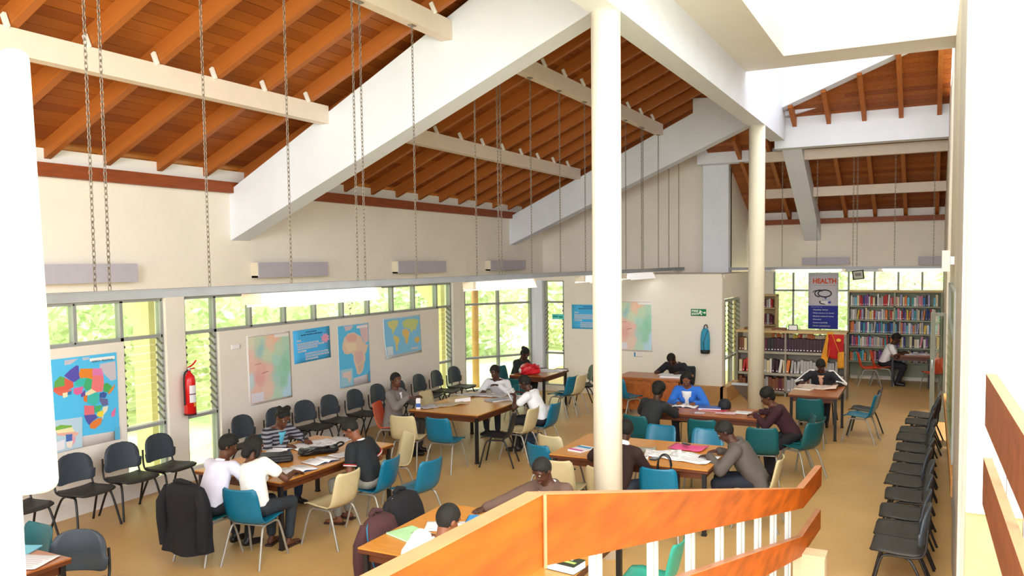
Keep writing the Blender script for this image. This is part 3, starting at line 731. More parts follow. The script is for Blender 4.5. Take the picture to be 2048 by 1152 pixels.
AFR = [('55c2f2', [(50, 155), (668, 75), (735, 820), (380, 885), (385, 985), (145, 1055)]),
 ('c9c3cd', [(510, 190), (660, 160), (678, 330), (630, 350), (560, 290), (510, 225)]), ('c6c2cf', [(180, 160), (305, 140), (240, 195), (185, 205)]), ('b8c6de', [(340, 130), (410, 125), (400, 150), (350, 160)]),
 ('5d54b4', [(290, 205), (312, 210), (320, 290), (330, 330), (290, 360), (270, 367), (185, 305), (235, 250)]), ('e8892f', [(328, 237), (442, 235), (446, 337), (390, 322), (335, 330), (318, 290)]),
 ('e27fb6', [(442, 232), (530, 232), (552, 302), (445, 302)]), ('ee7c7f', [(445, 300), (550, 300), (560, 380), (550, 452), (480, 462), (440, 430), (444, 340)]),
 ('3fbfb5', [(330, 328), (390, 322), (367, 408), (280, 402), (290, 360)]), ('46b077', [(388, 322), (446, 338), (440, 432), (395, 447), (366, 408)]),
 ('e1614f', [(188, 320), (270, 365), (278, 412), (225, 445), (190, 452), (100, 452), (105, 418), (195, 402)]), ('63ad5a', [(105, 365), (150, 310), (190, 320), (196, 402), (105, 420)]),
 ('e0699f', [(278, 425), (366, 405), (356, 472), (310, 490), (278, 470)]), ('dd6f58', [(100, 450), (190, 450), (262, 438), (256, 470), (205, 500), (150, 492), (110, 462)]),
 ('efe6c0', [(182, 472), (225, 462), (228, 505), (190, 518)]), ('2f7fb5', [(228, 460), (262, 450), (258, 484), (230, 488)]), ('efe2b6', [(385, 470), (440, 427), (490, 457), (420, 490), (388, 492)]),
 ('4fae5c', [(555, 380), (590, 368), (642, 405), (602, 462), (558, 452)]), ('e58a3c', [(642, 405), (668, 372), (652, 430), (608, 482), (602, 462)]),
 ('41bfb4', [(420, 490), (490, 458), (522, 480), (510, 562), (480, 592), (410, 562)]), ('dd7a32', [(370, 497), (406, 488), (406, 560), (375, 547)]), ('6d4fa0', [(345, 480), (382, 438), (388, 492), (350, 512)]),
 ('3d5ea6', [(520, 468), (556, 455), (592, 470), (578, 512), (522, 512)]), ('6b6c9f', [(522, 514), (600, 522), (608, 580), (555, 592), (525, 547)]), ('e2737e', [(382, 588), (472, 590), (482, 672), (388, 682)]),
 ('48b36f', [(480, 592), (552, 580), (530, 642), (480, 657)]), ('efe3c4', [(558, 600), (608, 588), (602, 632), (570, 672), (562, 722), (548, 682)]), ('ecd83f', [(508, 652), (565, 628), (562, 682), (540, 702), (502, 682)]),
 ('5a57a8', [(384, 682), (490, 672), (512, 702), (462, 742), (440, 777), (410, 742)]), ('e6813a', [(442, 772), (468, 740), (520, 708), (556, 708), (546, 762), (492, 812), (448, 806)]), ('e477a6', [(640, 652), (682, 598), (677, 682), (645, 697)])]
m1 = Sheet('wall_map', 'large political Africa map with bright coloured countries, left of the fire extinguisher', 'map', (XP, 6.14, 1.955), (0, .9, 0), (0, .0, -1.13), 'ebe4e2')
m1.polys('map_print', [(c, inv_bilinear(P, AC)) for c, P in AFR])
INS = [('b9d4e4', [(115, 735), (370, 698), (388, 985), (145, 1052)]), ('7fb84f', [(135, 800), (180, 775), (280, 780), (285, 800), (140, 830)]), ('f0e6b4', [(140, 830), (285, 795), (310, 845), (160, 860)]), ('e9b3a0', [(150, 858), (310, 840), (350, 850), (330, 880), (170, 880)]),
 ('4d6fb4', [(232, 868), (290, 862), (292, 925), (240, 938)]), ('e9a6b0', [(292, 880), (322, 890), (318, 940), (292, 980)]), ('f2e4d2', [(240, 940), (300, 930), (290, 1000), (250, 990)]), ('e7e7ef', [(148, 945), (225, 915), (236, 1005), (155, 1030)])]
m1.polys('inset_map', [(c, inv_bilinear(P, AC)) for c, P in INS])
m1.polys('title_box', [('f4f2f0', inv_bilinear([(405, 140), (646, 108), (650, 138), (408, 168)], AC))])
m1.polys('legend_box', [('5fb7dd', inv_bilinear([(678, 792), (728, 786), (738, 905), (688, 912)], AC))])
m1.text('title', 'AFRICA  POLITICAL', .034, '4a4a5a', .77, .073, .30)
KEN = [(.05, .03, 'd8d6b0', 1), (.3, .1, 'b9d2a0', 1.2), (.62, .07, 'eea36f', 1.3), (.5, .12, 'e9b184', 1), (.32, .22, '62b3b0', .5), (.32, .12, '7fbfae', .5), (.05, .3, 'e9b49b', 1), (.1, .45, 'e7a98c', 1), (.45, .3, 'bcd0a2', 1.2), (.7, .25, 'a9cfa0', 1), (.92, .15, '8fc9a0', 1), (.95, .35, '5fc49b', 1),
       (.3, .5, 'e5907c', 1.3), (.25, .62, 'df7f72', 1.5), (.42, .55, 'e8a58f', 1), (.2, .8, 'e9a88f', 1), (.45, .8, 'e6b79b', 1), (.65, .4, '83cdb6', 1), (.75, .55, '63c596', 1.4), (.85, .5, '3dbd87', 1.2), (.68, .7, '86c7b9', 1), (.8, .72, '4cc08f', 1.2), (.66, .9, '9bd0a8', 1), (.97, .8, '9fd3ee', 2), (.88, .95, '9fd3ee', 2), (.97, .95, '9fd3ee', 2), (.03, .65, 'b5d3dd', .7)]
def kenya(name, label, TL, u, v):
    s = Sheet(name, label, 'map', TL, u, v, 'eee8e4')
    s.soft('map_print', KEN, 2.2, box=(.03, .02, .97, .97))
    s.polys('legend_box', [s.rect('e6e2ec', .05, .83, .33, .96), s.rect('efece8', .62, .02, .96, .07)])
    s.polys('map_mark', [('b9837e', [(.16, .42), (.3, .41), (.31, .418), (.16, .43)]), ('a97d74', [(.3, .56), (.45, .54), (.46, .55), (.31, .572)]), ('c98', [(.03, .02), (.97, .02), (.97, .028), (.03, .028)]) if 0 else ('c39a88', [(.03, .02), (.97, .02), (.97, .026), (.03, .026)])])
    return s
kenya('wall_map', 'tan, coral and green relief map on the long wall, left of the blue poster', (XP, 9.29, 1.97), (0, .96, 0), (0, .02, -1.09))
kenya('wall_map', 'tan, coral and green relief map on the exit wall right of the thick column', (-6.36, EY - .004, 2.15), (.87, 0, 0), (0, 0, -1.13))
def blue_poster(label, TL, u, v):
    s = Sheet('blue_poster', label, 'poster', TL, u, v, '4db6f0')
    s.polys('flower_print', [('e6a3c0', [(.86 + .13 * r * math.cos(k * PI / 8), .36 + .17 * r * math.sin(k * PI / 8)) for k, r in ((k, 1 if k % 2 else .68) for k in range(16))])])
    bars = []
    rng = random.Random(4)
    for x0, y, x1 in ((.33, .075, .62), (.2, .15, .78)):
        x = x0
        while x < x1:
            w_ = rng.uniform(.02, .06); bars.append(s.rect('27406e', x, y, min(x + w_, x1), y + .03)); x += w_ + .012
    for x0, y, x1 in ((.08, .3, .2), (.08, .40, .66), (.08, .47, .8), (.08, .54, .62), (.08, .62, .3), (.26, .72, .9), (.26, .80, .92), (.26, .88, .6)):
        bars.append(s.rect('e4ecf4', x0, y, x1, y + .048))
        x = x0 + .01
        while x < x1 - .03:
            w_ = rng.uniform(.015, .05); bars.append(s.rect('6f8fb4', x, y + .012, min(x + w_, x1), y + .034)); x += w_ + .01
    s.polys('printed_lines', bars)
    return s
blue_poster('bright blue poster with white text lines and a pink flower on the long map wall', (XP, 10.32, 1.96), (0, .92, .02), (0, .02, -.55))
blue_poster('bright blue poster with white text lines left of the thick column on the exit wall', (-7.42, EY - .004, 2.05), (.86, 0, 0), (0, 0, -.56))
s = Sheet('wall_map', 'tall narrow Africa map in pale pink and blue on the long wall', 'map', (XP, 11.45, 1.96), (0, .9, -.0), (0, .03, -1.13), 'e9e2e4')
OUT = [(.2, .2), (.32, .14), (.5, .13), (.64, .18), (.75, .22), (.8, .3), (.9, .36), (.97, .36), (.9, .46), (.84, .52), (.86, .6), (.8, .66), (.78, .74), (.72, .8), (.64, .83), (.56, .81), (.52, .7), (.47, .6), (.46, .5), (.4, .46), (.28, .47), (.18, .45), (.12, .36), (.15, .27)]
s.polys('map_print', [('62c4f0', [(0.01, .01), (.99, .01), (.99, .84), (.44, .87), (.44, .98), (.01, .98)]), ('e3c4c6', [(.68, .03), (.97, .02), (.98, .3), (.86, .34), (.74, .2)]), ('d9c6cf', [(.2, .02), (.5, .02), (.42, .08), (.25, .1)]), ('e8cdb6', OUT),
   ('e9b3a6', [(.24, .18), (.5, .15), (.62, .2), (.55, .28), (.3, .27)]), ('efd9b8', [(.2, .3), (.45, .29), (.6, .33), (.55, .42), (.3, .44)]), ('e3bdb4', [(.5, .46), (.76, .44), (.78, .6), (.6, .66), (.52, .58)]), ('dfc0a8', [(.58, .68), (.74, .66), (.72, .76), (.62, .8)])])
s.polys('inset_map', [s.rect('a8d5e4', .03, .70, .42, .97), ('ead2c8', [(.1, .75), (.36, .74), (.38, .84), (.3, .94), (.24, .84), (.1, .82)])])
s.polys('legend_box', [s.rect('5aa7d6', .92, .8, .99, .97)])
s.polys('title_box', [s.rect('f1ecee', .6, .035, .95, .075)])
s = Sheet('wall_map', 'wide world map with yellow continents, its lower left corner curling off the wall', 'map', (XP, 12.80, 2.0), (0, 1.28, .0), (0, .05, -.78), 'dfe6ea', .12)
s.k = 0
curl = lambda a, b: .12 * max(0, b - .5) * max(0, .6 - a) 
op = s.p
s.p = lambda a, b, h=0: op(a, b, h + curl(a, b))
def inside(x, y, P):
    r = False
    for i in range(len(P)):
        (x0, y0), (x1, y1) = P[i], P[i - 1]
        if (y0 > y) != (y1 > y) and x < (x1 - x0) * (y - y0) / (y1 - y0) + x0: r = not r
    return r
LANDS = [('d9d98f', [(.1, .1), (.3, .06), (.4, .1), (.36, .22), (.3, .3), (.24, .4), (.2, .42), (.22, .3), (.14, .22)]), ('e4d27e', [(.26, .44), (.36, .5), (.4, .58), (.34, .7), (.31, .86), (.28, .84), (.28, .64), (.24, .52)]),
   ('cfd98c', [(.5, .14), (.62, .08), (.8, .08), (.95, .14), (.9, .28), (.84, .4), (.78, .36), (.74, .46), (.68, .34), (.6, .3), (.52, .28)]), ('ecc978', [(.48, .34), (.6, .32), (.68, .42), (.64, .56), (.6, .72), (.56, .72), (.54, .54), (.48, .46)]),
   ('e5c36f', [(.82, .6), (.92, .56), (.96, .66), (.9, .74), (.82, .7)]), ('dbe7ee', [(.04, .72), (.2, .72), (.2, .92), (.04, .92)]), ('e6d5d8', [(.7, .84), (.9, .84), (.9, .88), (.7, .88)])]
def grid_map(s, base, lands, nu, nv, box):
    vs = []; fs = []; cols = []
    for j in range(nv + 1):
        for i in range(nu + 1):
            a = box[0] + (box[2] - box[0]) * i / nu; b = box[1] + (box[3] - box[1]) * j / nv; c = base
            for q, P in lands:
                if inside(a, b, P): c = q
            vs.append(tuple(s.p(a, b, .002))); cols.append(lin(c))
    for j in range(nv):
        for i in range(nu):
            k = j * (nu + 1) + i; fs.append((k, k + 1, k + nu + 2, k + nu + 1))
    me = bpy.data.meshes.new('map_print'); me.from_pydata(vs, [], fs); me.materials.append(SOFT)
    ca = me.color_attributes.new('Col', 'FLOAT_COLOR', 'POINT')
    for k, c in enumerate(cols): ca.data[k].color = c
    return link('map_print', me, s.t)
grid_map(s, '86cbf2', LANDS, 90, 60, (.02, .03, .98, .93))
s = Sheet('paper_slip', 'small white paper slip on the long wall left of the tan map', 'paper', (XP, 8.98, 1.86), (0, .19, 0), (0, 0, -.07), 'f6f4f4')
s = Sheet('paper_slip', 'small slip with a blue edge below the relief map on the exit wall', 'paper', (-5.92, EY - .004, 1.0), (.22, 0, 0), (0, 0, -.1), 'e8e2da')
s.polys('blue_edge', [s.rect('4d8fc0', 0, 0, .16, 1)])
# fire exit sign
s = Sheet('fire_exit_sign', 'green FIRE EXIT sign on the exit wall above the blue covered extinguisher', 'sign', (-4.63, EY - .006, 1.99), (.33, 0, 0), (0, 0, -.15), '0f7d45')
s.text('lettering', 'FIRE', .062, 'f2f6f2', .27, .3, .145, .002); s.text('lettering', 'EXIT', .062, 'f2f6f2', .27, .73, .145, .002)
s.polys('running_figure', [('f2f6f2', [(.56, .16), (.64, .14), (.66, .26), (.58, .28)]), ('f2f6f2', [(.57, .3), (.7, .32), (.78, .46), (.74, .5), (.66, .42), (.64, .58), (.74, .7), (.7, .88), (.64, .86), (.66, .72), (.58, .64), (.5, .8), (.45, .76), (.54, .56)]),
   ('f2f6f2', [(.8, .44), (.9, .44), (.9, .3), (.98, .52), (.9, .74), (.9, .6), (.8, .6)])])
s = Sheet('cyan_sticker', 'small cyan sticker on the glass of the narrow corner window', 'sticker', (-7.93, EY + .02, 1.82), (.3, 0, 0), (0, 0, -.12), '62d6cf')
s.polys('print', [s.rect('1f8f8c', .1, .3, .5, .6), s.rect('1f8f8c', .6, .4, .9, .7)])

# ------------------------------------------------------------------ extinguishers
RED = pm('extinguisher_red', 'd8181c', rough=.25, var=.03, coat=.3)
e = thing('fire_extinguisher', 'red fire extinguisher with a white label hung on the pier between louvre windows', 'extinguisher', (XW + .115, 8.09, .97))
MB().lathe([(.06, 0), (.082, .015), (.082, .48), (.07, .54), (.04, .58), (.026, .59), (.026, .62)], n=24).build('cylinder_body', RED, e)
MB().lathe([(.084, .0), (.084, .025)], n=24).build('base_ring', pm('ring_dark', '4a1012'), e)
lm = MB()
for k in range(6):
    w0 = -.75 + k * .22; w1 = w0 + .22
    lm.add([(.0835 * math.cos(w), .0835 * math.sin(w), z) for w, z in ((w0, .18), (w1, .18), (w1, .42), (w0, .42))], [(0, 1, 2, 3)], pm('label_white', 'e9e6ea', var=.03))
    lm.add([(.084 * math.cos(w), .084 * math.sin(w), z) for w, z in ((w0, .29), (w1, .29), (w1, .305), (w0, .305))], [(0, 1, 2, 3)], flat('6b3550'))
    if k > 2: lm.add([(.0837 * math.cos(w), .0837 * math.sin(w), z) for w, z in ((w0, .12), (w1, .12), (w1, .175), (w0, .175))], [(0, 1, 2, 3)], flat('e8a03a'))
lm.build('label_print', None, e)
MB().lathe([(.022, .62), (.022, .66), (.012, .67)], n=12).build('valve', ALUM, e)
MB().tube(smooth_path([(0, -.02, .665), (0, .06, .69), (.0, .13, .75)]), .012, 8).tube([(0, -.02, .64), (0, .1, .645)], .01, 8).build('lever', RED, e)
MB().tube(smooth_path([(0, -.02, .63), (0, -.08, .60), (.01, -.105, .5), (.01, -.1, .3), (.01, -.1, .15)]), .012, 8).build('hose', pm('hose_black', '2a2a2a'), e)
MB().box(-.115, -.06, -.03, .03, .56, .6).build('bracket', ALUM, e)
e = thing('covered_extinguisher', 'extinguisher in a teal blue cover hanging on the exit wall by the corner', 'extinguisher', (-4.29, EY - .13, 1.05))
TB = pm('cover_blue', '2f93b8', var=.1)
MB().lathe([(.09, .07), (.098, .1), (.1, .3), (.085, .46), (.05, .53)], n=20).build('cover', TB, e)
MB().lathe([(.088, 0), (.1, .02), (.1, .075), (.09, .08)], n=20).build('base_band', pm('cover_black', '1c2226'), e)
MB().tube(smooth_path([(.07, -.07, .5), (.02, -.102, .35), (-.02, -.104, .2), (.01, -.1, .08)]), .007, 6).build('cord', pm('cover_black', '1c2226'), e)
MB().tube(smooth_path([(-.03, 0, .52), (-.02, 0, .6), (.03, 0, .62), (.05, 0, .54)]), .014, 8).build('handle', pm('handle_dark', '4a4442'), e)
MB().box(-.02, .02, .06, .125, .44, .56).build('bracket', ALUM, e)

# ------------------------------------------------------------------ lighting trunks on chains
def chain_mesh(L):
    q = MB(); p = .042; n = int(L / p * 1.0)
    for i in range(n):
        z = i * L / n + p / 2; c = []
        for k in range(8):
            w = 2 * PI * k / 8; a, b = .012 * math.cos(w), .029 * math.sin(w)
            c.append((a, 0, z + b) if i % 2 else (0, a, z + b))
        q.tube(c + [c[0]], .0036, 5, None, False)
    return q.mesh('chain', CHAIN)
TRK = pm('trunk_grey', '92959b', rough=.5, var=.07, scale=5)
tk = thing('light_trunk', 'long grey steel lighting trunk hung on chains along the map wall side', 'light', (-5.5, 2.0, 2.80))
for a, b in ((0, 5.2), (5.2, 11.6), (11.6, 18.06)): MB().box(-.045, .045, a, b - .006, 0, .065).box(-.05, .05, a, b - .006, .062, .07).build('trunk_channel', TRK, tk)
cm = chain_mesh(2.98); HK = MB().box(-.03, .03, -.045, .045, 0, .02, CHAIN).mesh('hook_plate')
for y in (3.1, 4.0, 4.12, 5.08, 6.09, 7.12, 7.25, 8.25, 9.72, 10.36, 10.45, 11.44, 12.54, 13.65, 14.76, 15.82, 16.83, 16.93, 18.03):
    c = link('chain', cm, tk, (0, y - 2, .07))
    link('hook_plate', HK, c, (0, 0, 2.965))
cm2 = chain_mesh(3.45)
for y in (18.85, 19.7): link('chain', cm2, tk, (0, y - 2, .07))
def fixture(label, y0, y1, x=-5.5, z=2.79, rz=0, c=None):
    L = y1 - y0; loc = c or (x, (y0 + y1) / 2, z)
    t = thing('fluorescent_lamp', label, 'lamp', loc, rz, 'fluorescent lamps under the lighting trunks')
    h = L / 2
    r = MB()
    for sx in (-1, 1): r.add([(sx * .05, -h, 0), (sx * .05, h, 0), (sx * .15, h - .1, -.13), (sx * .15, -h + .1, -.13)], [(0, 1, 2, 3)])
    r.box(-.05, .05, -h, h, -.012, 0)
    r.build('reflector', LAMPW, t)
    for sx in (-.05, .05): MB().tube([(sx, -h + .06, -.06), (sx, h - .06, -.06)], .016, 10).build('tube', TUBE, t)
    for sy in (-1, 1): MB().box(-.08, .08, sy * h - .03 if sy < 0 else sy * h - .05, sy * h + .05 if sy < 0 else sy * h + .03, -.10, 0).build('end_cap', BOXC, t)
    return t
fixture('fluorescent lamp under the trunk in front of the strip window, left part', 5.55, 7.4)
fixture('fluorescent lamp under the trunk before the canted corner window', 9.5, 11.4)
fixture('fluorescent lamp under the trunk behind the thick column', 13.4, 15.3)
fixture('fluorescent lamp at the far end of the long trunk above the librarian', 15.6, 17.45)
fixture('fluorescent lamp under the trunk at the far left, behind the white panel', 1.6, 3.4)
tf = thing('light_trunk', 'grey lighting trunk hung on chains across the far wing', 'light', (-4.2, 19.3, 2.80))
MB().box(0, 4.4, -.045, .045, 0, .06).build('trunk_channel', TRK, tf)
cm3 = chain_mesh(zf(19.3) - .22 - 2.86)
for x in (-3.02, -2.28, -1.54, -1.46, -.72, .02): link('chain', cm3, tf, (x + 4.2, 0, .06))
fixture('fluorescent lamp of the far trunk above the health banner', 0, 1.5, rz=PI / 2, c=(-2.45, 19.3, 2.81)).scale.z = .55
fixture('fluorescent lamp of the far trunk by the right hand wall', 0, 1.3, rz=PI / 2, c=(-.35, 19.3, 2.81)).scale.z = .55
def uplight(label, c, L, rz, h=.235):
    t = thing('wall_uplight', label, 'lamp', c, rz, 'grey box uplights on the upper walls')
    MB().box(-L / 2, L / 2, -.15, -.13, 0, h).build('front_panel', BOXG, t)
    b = MB().box(-L / 2, L / 2, -.13, 0, -.0, .03).box(-L / 2, -L / 2 + .025, -.13, 0, 0, h).box(L / 2 - .025, L / 2, -.13, 0, 0, h)
    b.build('housing', BOXC, t)
    return t
for y0, y1, lb in ((5.2, 7.3, 'grey box uplight on the upper wall above the large Africa map'), (9.45, 11.07, 'grey box uplight on the upper wall just right of the near concrete beam'), (13.16, 14.9, 'grey box uplight on the upper wall, third from the left'), (16.9, 18.74, 'grey box uplight on the upper wall next to the middle concrete beam')):
    uplight(lb, (XW, (y0 + y1) / 2, 2.855), y1 - y0, PI / 2)
uplight('grey box uplight on the far wall above the health banner', (-2.42, 22.4, 2.88), 1.14, 0, .19)
uplight('grey box uplight on the far wall by the right hand wall', (-.04, 22.4, 2.86), .54, 0, .2)
sp = thing('wall_floodlight', 'white wall mounted box light high on the right hand wall', 'lamp', (.25, 12, 3.0))
MB().box(-.14, -.05, -.12, .12, -.14, .13).build('lamp_box', WALLW, sp); MB().box(-.05, 0, -.05, .05, -.05, .05).build('wall_arm', ALUM, sp)

# ------------------------------------------------------------------ health banner
s = Sheet('health_banner', 'hanging HEALTH banner with a stethoscope picture and a blue lower half', 'banner', (-2.83, 22.3, 2.66), (.72, 0, 0), (0, 0, -1.42), 'cfcbd6')
s.polys('blue_field', [s.rect('2a3596', 0, .58, 1, 1)])
s.text('heading', 'HEALTH', .17, 'dd5527', .54, .14, .56, .006)
s.text('subheading', 'INFORMATION', .05, 'a9a7b4', .40, .215, .34); s.text('subheading', 'ZONE' if 0 else 'POINT', .05, 'd58a72', .80, .215, .16)
q = MB()
def ring(cx, cy, rx, ry, w, n=28, a0=0, a1=2 * PI):
    vs = []; fs = []
    for i in range(n + 1):
        t = a0 + (a1 - a0) * i / n
        for k in (-1, 1): vs.append(s.p(cx + (rx + k * w) * math.cos(t), cy + (ry + k * w * .55) * math.sin(t), .0032))
    for i in range(n): fs.append((2 * i, 2 * i + 1, 2 * i + 3, 2 * i + 2))
    q.add(vs, fs, flat('3b3c46'))
ring(.55, .36, .22, .062, .022); ring(.38, .36, .16, .06, .02, 20, PI * .5, PI * 1.6); ring(.32, .335, .16, .03, .014, 14, PI * .9, PI * 1.9)
q.build('stethoscope_print', None, s.t)
s.polys('chest_piece', [('3d4c9e', [(.54, .42), (.62, .42), (.6, .47), (.56, .47)]), ('b9bccb', [(.46, .46), (.72, .46), (.74, .5), (.48, .5)]), ('eceaf0', [(.4, .5), (.7, .49), (.72, .55), (.44, .56)]), ('3b3c46', [(.36, .5), (.42, .49), (.42, .53), (.56, .545), (.58, .56), (.44, .555), (.38, .54)]), ('4650a8', [(.66, .5), (.76, .5), (.76, .54), (.66, .54)])])
for i, (tx, wd) in enumerate((('Healthy living', .36), ('Where there is no doctor', .52), ('Medical research issues', .5), ('Nursing', .2), ('Ageing gracefully', .36), ('Stress management', .42))):
    s.text('banner_line', tx, .042, 'dfe0f0', .16, .655 + i * .058, wd, .0008, 'LEFT')
s.text('banner_line', 'Resources on', .035, 'aab0e0', .10, .605, .26, 0, 'LEFT')
MB().tube([s.p(.0, -.005), s.p(1, -.005)], .012, 8).build('top_bar', ALUM, s.t)
MB().tube([s.p(.3, -.005), s.p(.3, -.02)], .012, 6).tube([s.p(.7, -.005), s.p(.7, -.02)], .012, 6).build('hanger_clip', INK, s.t)
s = Sheet('picture_frame', 'small tilted framed picture hung on the far window', 'picture', (-1.80, 22.30, 2.72), (.27, 0, .03), (.03, 0, -.23), 'd9d9cd')
fr = MB()
for a, b, c_, d_ in ((0, 0, 1, .1), (0, .9, 1, 1), (0, 0, .1, 1), (.9, 0, 1, 1)): fr.prism([s.p(a, b, 0), s.p(c_, b, 0), s.p(c_, d_, 0), s.p(a, d_, 0)], s.n * .014)
fr.build('frame', pm('frame_black', '33302c'), s.t)
s.polys('print', [s.rect('8f8f92', .25, .3, .75, .62)])

# ------------------------------------------------------------------ bookcases and books
SHELFG = pm('shelf_green_grey', '9aa08a', var=.06); SHELFB = pm('shelf_beige', 'c4a878', var=.06); SHELFM = pm('shelf_metal_grey', '8d867c', var=.06)
BK = bpy.data.meshes.new('x')
def book_mesh(m):
    b = MB(); b.box(-.5, .5, -.5, .46, -.5, .5, m)
    b.box(-.40, .40, .46, .48, -.48, .48, PAPER); b.box(-.25, .25, -.503, -.5, -.40, -.33, PAPER)
    return b.mesh('book')
BCOL = {'red': 'b8322e', 'blue': '2f6fb0', 'light blue': '68b7d4', 'white': 'dedad6', 'grey': 'a7a5a8', 'orange': 'd5793c', 'yellow': 'd9bb4a', 'dark blue': '2a3c7a', 'purple': '7a4f8c', 'pink': 'c97f92', 'black': '32303a', 'teal': '3d9a9e', 'cream': 'd9c9a4', 'brown': '7a4b34', 'green': '4f8a5a', 'maroon': '5b2434', 'plum': '3d2636', 'lilac': '9a98bc'}
BM_ = {k: book_mesh(pm('book_' + k.replace(' ', '_'), v, var=.12, scale=9)) for k, v in BCOL.items()}
ORDN = lambda n: '%d%s' % (n, 'th' if 10 < n % 100 < 14 else {1: 'st', 2: 'nd', 3: 'rd'}.get(n % 10, 'th'))
def shelf_row(x0, x1, y, z, cols, where, group, hmin=.2, hmax=.27, wmin=.035, wmax=.06, depth=.2, gap=.06, lean=.1, face=-1, seed=0, skip=None, tall=None):
    rng = random.Random(seed); x = x0; n = 0
    while True:
        w_ = rng.uniform(wmin, wmax); h = rng.uniform(hmin, hmax)
        if x + w_ > x1: break
        if rng.random() < gap: x += rng.uniform(.03, .10); continue
        n += 1; c = cols(n, rng) if callable(cols) else rng.choice(cols)
        o = link('book', BM_[c], None, (x + w_ / 2, y, z + h / 2 + .002)); o.scale = (w_ - .003, depth, h)
        if rng.random() < lean:
            a = rng.uniform(.05, .16); o.rotation_euler.y = a; x += h * math.sin(a) * .8; o.location.x += h * math.sin(a) * .4; o.location.z += (w_ / 2) * math.sin(a)
        tag(o, '%s book, %s from the left on the %s' % (c, ORDN(n), where), 'book', group)
        x += w_ + .002
def bookcase(name, label, x0, x1, y0, y1, zs, top, m, loc_shelf=True, posts=(), back=True):
    t = thing(name, label, 'bookcase', ((x0 + x1) / 2, (y0 + y1) / 2, 0)); O = V(((x0 + x1) / 2, (y0 + y1) / 2, 0))
    for xx in (x0, x1) + tuple(posts): MB().box(xx - .02 - O.x, xx + .02 - O.x, y0 - O.y, y1 - O.y, 0, top).build('side_panel', m, t)
    for z in zs: MB().box(x0 - O.x, x1 - O.x, y0 - O.y, y1 - O.y, z - .03, z).build('shelf', m, t)
    MB().box(x0 - .02 - O.x, x1 + .02 - O.x, y0 - .02 - O.y, y1 - O.y, top - .025, top + .02).build('top_panel', SHELFB, t)
    if back: MB().box(x0 - O.x, x1 - O.x, y1 - .015 - O.y, y1 - O.y, .1, top).build('back_panel', m, t)
    return t
bookcase('tall_bookcase', 'tall green grey bookcase of five full shelves against the far wall', -1.84, .22, 22.02, 22.36, (.49, .85, 1.19, 1.52, 1.86), 2.22, SHELFG, posts=(-.8,))
MIX = ['red', 'blue', 'light blue', 'white', 'grey', 'orange', 'yellow', 'dark blue', 'purple', 'pink', 'black', 'teal', 'cream', 'lilac', 'white', 'grey', 'red', 'cream']
for z, wh, sd_ in ((1.86, 'top shelf of the tall bookcase', 11), (1.52, 'second shelf of the tall bookcase', 12), (1.19, 'third shelf of the tall bookcase', 13), (.85, 'fourth shelf of the tall bookcase', 14), (.49, 'bottom shelf of the tall bookcase', 15)):
    shelf_row(-1.80, .19, 22.16, z, MIX, wh, 'books in the tall bookcase', .2, .29, .03, .055, .2, .03, .08, seed=sd_)
# low double bookcase
t = bookcase('low_bookcase', 'low double sided bookcase of dark volumes beside the round column', -3.9, -1.62, 18.75, 19.35, (.12, .52, 1.0), 1.44, SHELFM, posts=(-2.85,), back=False)
MB().box(-1.14, 1.14, .0, .02, .12, 1.2).build('middle_panel', SHELFM, t)
MB().box(-1.1, 1.1, -.312, -.298, .95, 1.0).box(-1.1, 1.1, -.312, -.298, .47, .52).build('shelf_lip', pm('shelf_lip_grey', 'a59f92', var=.1), t)
def topc(n, r):
    return 'brown' if n < 3 else ('plum' if n > 12 else ['cream', 'black', 'cream', 'dark blue', 'cream', 'cream', 'grey', 'maroon', 'black', 'black'][n - 3])
shelf_row(-3.86, -1.9, 18.9, 1.0, topc, 'upper shelf of the low bookcase', 'books in the low bookcase', .27, .3, .05, .075, .22, 0, 0, seed=21)
def lowc(n, r): return ['cream', 'red', 'red', 'maroon', 'teal', 'orange', 'white', 'white', 'grey', 'cream', 'white', 'plum', 'plum', 'white', 'cream', 'orange'][n - 1] if n < 17 else 'grey'
shelf_row(-3.86, -1.75, 18.9, .52, lowc, 'lower shelf of the low bookcase', 'books in the low bookcase', .26, .31, .045, .07, .22, 0, .35, seed=22)
shelf_row(-3.2, -1.75, 19.2, 1.0, lambda n, r: r.choice(['orange', 'cream', 'red', 'orange', 'yellow']), 'back side of the low bookcase, upper shelf', 'books on the far side of the low bookcase', .33, .39, .04, .06, .18, .1, .0, seed=23)
shelf_row(-3.86, -1.9, 18.9, .12, lambda n, r: r.choice(['grey', 'brown', 'maroon', 'grey']), 'bottom shelf of the low bookcase', 'books in the low bookcase', .25, .32, .05, .08, .22, .05, .1, seed=24)
# small things on top of the low bookcase
for i, (x, c, lb) in enumerate(((-3.62, 'brown', 'brown book lying flat on the low bookcase, left of the round column'), (-3.02, 'brown', 'brown book lying flat on the low bookcase, right of the round column'))):
    o = link('book', BM_[c], None, (x, 19.0, 1.485)); o.scale = (.3, .22, .05); tag(o, lb, 'book')
q = thing('desk_calendar', 'small white card standing in a dark frame on the low bookcase', 'card', (-2.72, 18.95, 1.46))
MB().box(-.1, .1, -.01, .01, 0, .13).build('frame', pm('frame_black', '33302c'), q); MB().box(-.085, .085, -.014, -.01, .015, .115).build('card', PAPER, q)
